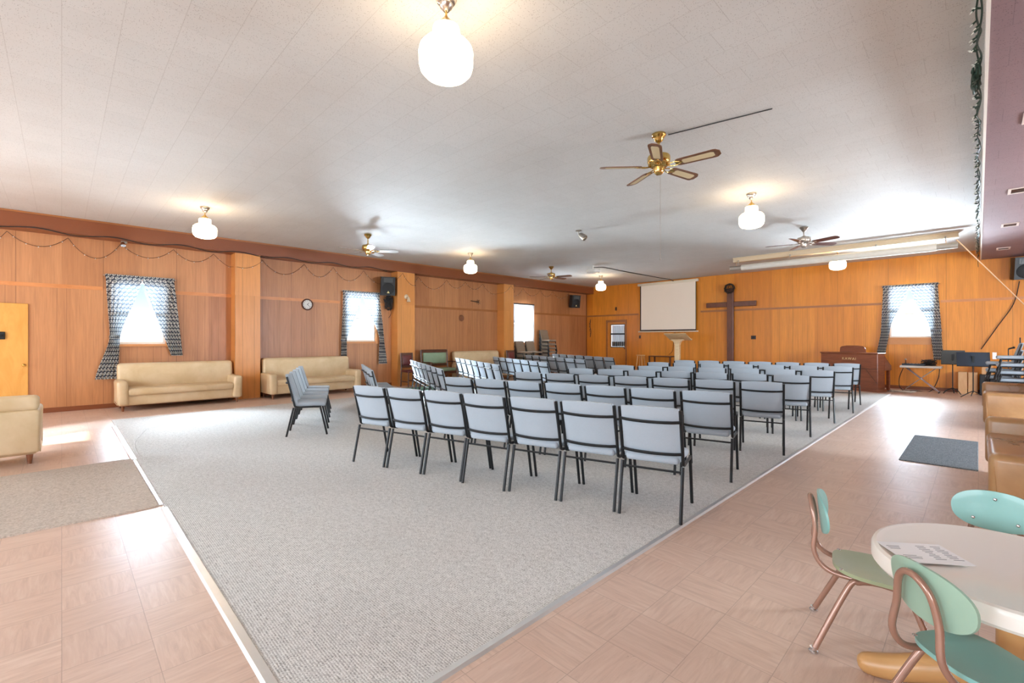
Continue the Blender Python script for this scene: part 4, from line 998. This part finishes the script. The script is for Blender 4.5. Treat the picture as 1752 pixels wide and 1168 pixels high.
def kid_chair(label, x, y, rz, seat_m, back_m, back_label=None):
    e = thing('school_chair', label, 'chair', (x,y,0), rz, 'small school chairs')
    # seat: rounded trapezoid, dished
    def out(a):   # superellipse outline
        c, s = math.cos(a), math.sin(a)
        px = .155*math.copysign(abs(c)**.62, c); py = .150*math.copysign(abs(s)**.62, s)
        return px*(1+.10*py/.165), py
    g = MB(); n, m_ = 40, 6; V = []
    for side in (1,-1):
        base = len(g.v); vs, fs = [], []
        for j in range(m_+1):
            r = 1-j/m_*.999
            for i in range(n):
                px, py = out(2*PI*i/n)
                zz = .362 - .014*math.cos(px*r/.165*1.4)*math.cos((py*r+.04)/.2*1.3) + (.018*(py*r/.165)**2 if py < 0 else -.016*(py*r/.165)**2)
                if r > .99: zz -= side*.002
                vs.append((px*r, py*r, zz + side*.010))
        for j in range(m_):
            for i in range(n):
                k = (i+1) % n; fs.append((j*n+i, j*n+k, (j+1)*n+k, (j+1)*n+i))
        g.add(vs, fs)
    N = n*(m_+1)
    for i in range(n): g.f.append((i,(i+1)%n,N+(i+1)%n,N+i))
    g.build('seat', seat_m, e, smooth=60)
    # backrest: wide oval, bowed
    g = MB()
    for side in (1,-1):
        vs, fs = [], []
        for j in range(m_+1):
            r = 1-j/m_*.999
            for i in range(n):
                a = 2*PI*i/n; c, s = math.cos(a), math.sin(a)
                px = .152*math.copysign(abs(c)**.85, c)*r; pz = .092*math.copysign(abs(s)**.85, s)*r
                vs.append((px*(1+.06*pz/.09), -.198 - .18*(pz)*.55 + 1.3*px*px + side*(.006 if r < .99 else .0045), .588+pz - .15*px*px))
        for j in range(m_):
            for i in range(n):
                k = (i+1) % n; fs.append((j*n+i, j*n+k, (j+1)*n+k, (j+1)*n+i))
        g.add(vs, fs)
    for i in range(n): g.f.append((i,(i+1)%n,N+(i+1)%n,N+i))
    b = g.build('backrest', back_m, e, smooth=60)
    mb = MB()
    for px, pz in ((-.075,-.045),(.075,-.045),(0,.055)):
        mb.blob((px, -.191-.1*pz+1.3*px*px, .588+pz), .008, 10, 6, (1,.6,1))
    mb.build('rivet', M['chrome'], b)
    mb = MB()
    for px in (-.13,.13): mb.blob((px*.9,-.12,.372),.008,10,6,(1,1,.5))
    mb.build('seat_screw', M['chrome'], e)
    # back hoop: runs under the seat, up behind the back and over
    hoop = spline([(-.105,.08,.338),(-.105,-.08,.336),(-.100,-.175,.352),(-.092,-.222,.42),(-.078,-.218,.52),(-.062,-.227,.60),(-.034,-.236,.640),(0,-.239,.652),(.034,-.236,.640),(.062,-.227,.60),(.078,-.218,.52),(.092,-.222,.42),(.100,-.175,.352),(.105,-.08,.336),(.105,.08,.338)],6)
    mb = MB(); mb.tube(hoop, .0115, 12); mb.build('back_hoop', M['copper'], e, smooth=60)
    for sx in (-1,1):
        mb = MB(); mb.tube(spline([(sx*.10,.02,.336),(sx*.118,.085,.332),(sx*.13,.125,.30),(sx*.185,.225,.012)],6), .0125, 12); l = mb.build('leg', M['copper'], e, smooth=60)
        mb = MB(); mb.lathe([(0,0),(.019,0),(.019,.008),(.015,.012),(.015,.022),(0,.023)],14,(sx*.186,.228,0)); mb.build('foot_cap', M['chrome'], l)
        mb = MB(); mb.tube(spline([(sx*.10,.0,.336),(sx*.118,-.055,.330),(sx*.13,-.095,.30),(sx*.190,-.222,.012)],6), .0125, 12); l = mb.build('leg', M['copper'], e, smooth=60)
        mb = MB(); mb.lathe([(0,0),(.019,0),(.019,.008),(.015,.012),(.015,.022),(0,.023)],14,(sx*.191,-.225,0)); mb.build('foot_cap', M['chrome'], l)
    return e
kid_chair('small school chair with olive seat and aqua back, alone on the tiled side', -.345, 2.67, R(-78), M['olive'], M['aqua'])
kid_chair('small aqua school chair seen from behind, tucked under the table edge', .01, 2.16, R(-44), M['aqua'], M['sage'])
kid_chair('small aqua school chair across the table, beside the tan sofa', .05, 3.02, R(178), M['aqua'], M['aqua'])
e = thing('printed_paper', 'printed white sheet lying on the white round table', 'paper', (-.150,2.40,.5835), R(37.6))
mb = MB(); mb.box(-.115,.115,-.089,.089,0,.0012); mb.build('sheet', M['paper'], e, smooth=0)
mb = MB()
for k in range(9):
    y = .06-.014*k
    for x0, x1 in ((.005,.05),(.06,.105)): mb.box(x0+rnd.uniform(0,.01),x1-rnd.uniform(0,.015),y,y+.0035,.0012,.0015)
for k in range(3): mb.box(-.10,-.05-rnd.uniform(0,.02),.05-.012*k,.0535-.012*k,.0012,.0015); mb.box(-.09,-.03-rnd.uniform(0,.02),-.03-.012*k,-.027-.012*k,.0012,.0015)
mb.build('print', M['ink'], e, smooth=0, kind='stuff')

# ------------------------------------------------------------------ added blinds and casings out of view, and the lights
def area(name, loc, target, sx, sy, e, c=(1,1,1)):
    l = bpy.data.lights.new(name, 'AREA'); l.shape = 'RECTANGLE'; l.size = sx; l.size_y = sy; l.energy = e; l.color = c
    o = bpy.data.objects.new(name, l); COL.objects.link(o); o.location = loc
    o.rotation_euler = (Vector(target)-Vector(loc)).to_track_quat('-Z','Y').to_euler()
    return o
DAY = (.78,.90,1.0)
for i, (x, w) in enumerate(((-9.4,2.6),(-2.6,3.0),(2.4,3.0))):
    b = bpy.data.objects.new('window_%d' % (7+i), None); COL.objects.link(b); b['kind'] = 'structure'  # added window shell behind the camera, dresses the fill lamp
    mb = MB(); mb.box(x-w/2,x+w/2,YR,YR+.02,.8,3.2); mb.build('added_blind', M['added_blind'], b, smooth=0)
    mb = MB(); mb.box(x-w/2-.08,x+w/2+.08,YR,YR+.04,3.2,3.28); mb.box(x-w/2-.08,x+w/2+.08,YR,YR+.04,.72,.8); mb.build('casing', M['frame_w'], b, smooth=0)
    area('fill_rear', (x,YR+.06,2.0), (x,7,1.7), w, 2.3, 125, DAY)  # fill lamp added behind the camera to brighten the hall
for y, k, k2 in ((1.2,.38,.2),(6.2,.9,1.1),(12.9,1.1,2.)):
    area('sky_left', (XW-5.,y-1.2,4.3), (XW+4.5,y+1.2,.8), 4.0, 1.7, 9500*k, DAY)
    area('ground_fill_left', (XW-4.,y,.1), (XW+6,y+.2,3.7), 4.0, 1.5, 4200*k2, DAY)  # unseen lamp below the sill, added to brighten the ceiling
area('sky_left', (XW-1.6,-5.5,2.4), (-8.,4.5,.7), 1.8, 1.8, 1500, DAY)
area('ground_fill_left', (XW-4.,-2.9,.1), (XW+6,-2.7,3.7), 4.0, 1.2, 100, DAY)
area('sky_back', (-1.35,YB+5.,4.4), (-1.7,YB-4.5,.8), 4.0, 1.7, 1500, DAY)
area('ground_fill_back', (-1.35,YB+4,.1), (-1.8,YB-6,3.7), 4.0, 1.5, 6500, DAY)  # unseen lamp outside, added to brighten the far ceiling
area('daylight_entrance', (XR-.05,8.0,1.25), (-1,7.6,.2), 1.6, 2.1, 480, DAY)
area('fill_right', (XR-.05,12.6,1.9), (-6,14.6,.3), 2.4, 1.6, 190, DAY)  # fill lamp added out of view to brighten the far end
for i, (y, w_, z0, z1) in enumerate(((8.0,1.7,.05,2.35),(12.6,2.5,1.05,2.75))):  # shells out of view: entrance glass door, then a window added for the fill
    b = bpy.data.objects.new('window_%d' % (10+i), None); COL.objects.link(b); b['kind'] = 'structure'
    mb = MB(); mb.box(XR-.03,XR,y-w_/2,y+w_/2,z0,z1); mb.build('added_blind', M['added_blind'], b, smooth=0)
    mb = MB(); mb.box(XR-.04,XR,y-w_/2-.08,y-w_/2,z0,z1+.08); mb.box(XR-.04,XR,y+w_/2,y+w_/2+.08,z0,z1+.08); mb.box(XR-.04,XR,y-w_/2,y+w_/2,z1,z1+.08); mb.build('casing', M['frame_w'], b, smooth=0)
s = bpy.data.lights.new('sun', 'SUN'); s.energy = 9.; s.angle = R(.6); s.color = (1,.95,.86)
o = bpy.data.objects.new('sun', s); COL.objects.link(o)
o.rotation_euler = Vector((-.5,1.,-.5)).to_track_quat('-Z','Y').to_euler()

w = bpy.data.worlds.new('sky'); SC.world = w; w.use_nodes = True
nt = w.node_tree; bg = nt.nodes['Background']
tc_ = nt.nodes.new('ShaderNodeTexCoord'); sp = nt.nodes.new('ShaderNodeSeparateXYZ'); rp = nt.nodes.new('ShaderNodeValToRGB')
nt.links.new(tc_.outputs['Generated'], sp.inputs[0])
rp.color_ramp.elements[0].position = .02; rp.color_ramp.elements[0].color = (.95,.97,1,1)
rp.color_ramp.elements[1].position = .11; rp.color_ramp.elements[1].color = (.38,.56,.95,1)
nt.links.new(sp.outputs[2], rp.inputs[0]); nt.links.new(rp.outputs[0], bg.inputs[0]); bg.inputs[1].default_value = .62

# ------------------------------------------------------------------ camera and view
cam = bpy.data.cameras.new('camera'); co = bpy.data.objects.new('camera', cam); COL.objects.link(co)
cam.sensor_width = 36; cam.lens = 784/1752*36; cam.shift_y = -4.5/1752; cam.clip_start = .05
co.location = (0,0,1.42); co.rotation_euler = (R(90),0,R(45.5))
SC.camera = co
vs_ = SC.view_settings
vs_.view_transform = 'Standard'; vs_.look = 'None'; vs_.exposure = 1.3; vs_.gamma = 1; vs_.use_curve_mapping = False
cy = SC.cycles
cy.use_denoising = True; cy.use_adaptive_sampling = True; cy.adaptive_threshold = .025; cy.max_bounces = 8; cy.diffuse_bounces = 5; cy.glossy_bounces = 4; cy.transmission_bounces = 6; cy.transparent_max_bounces = 8
cy.sample_clamp_indirect = 6.; cy.caustics_reflective = False; cy.caustics_refractive = False
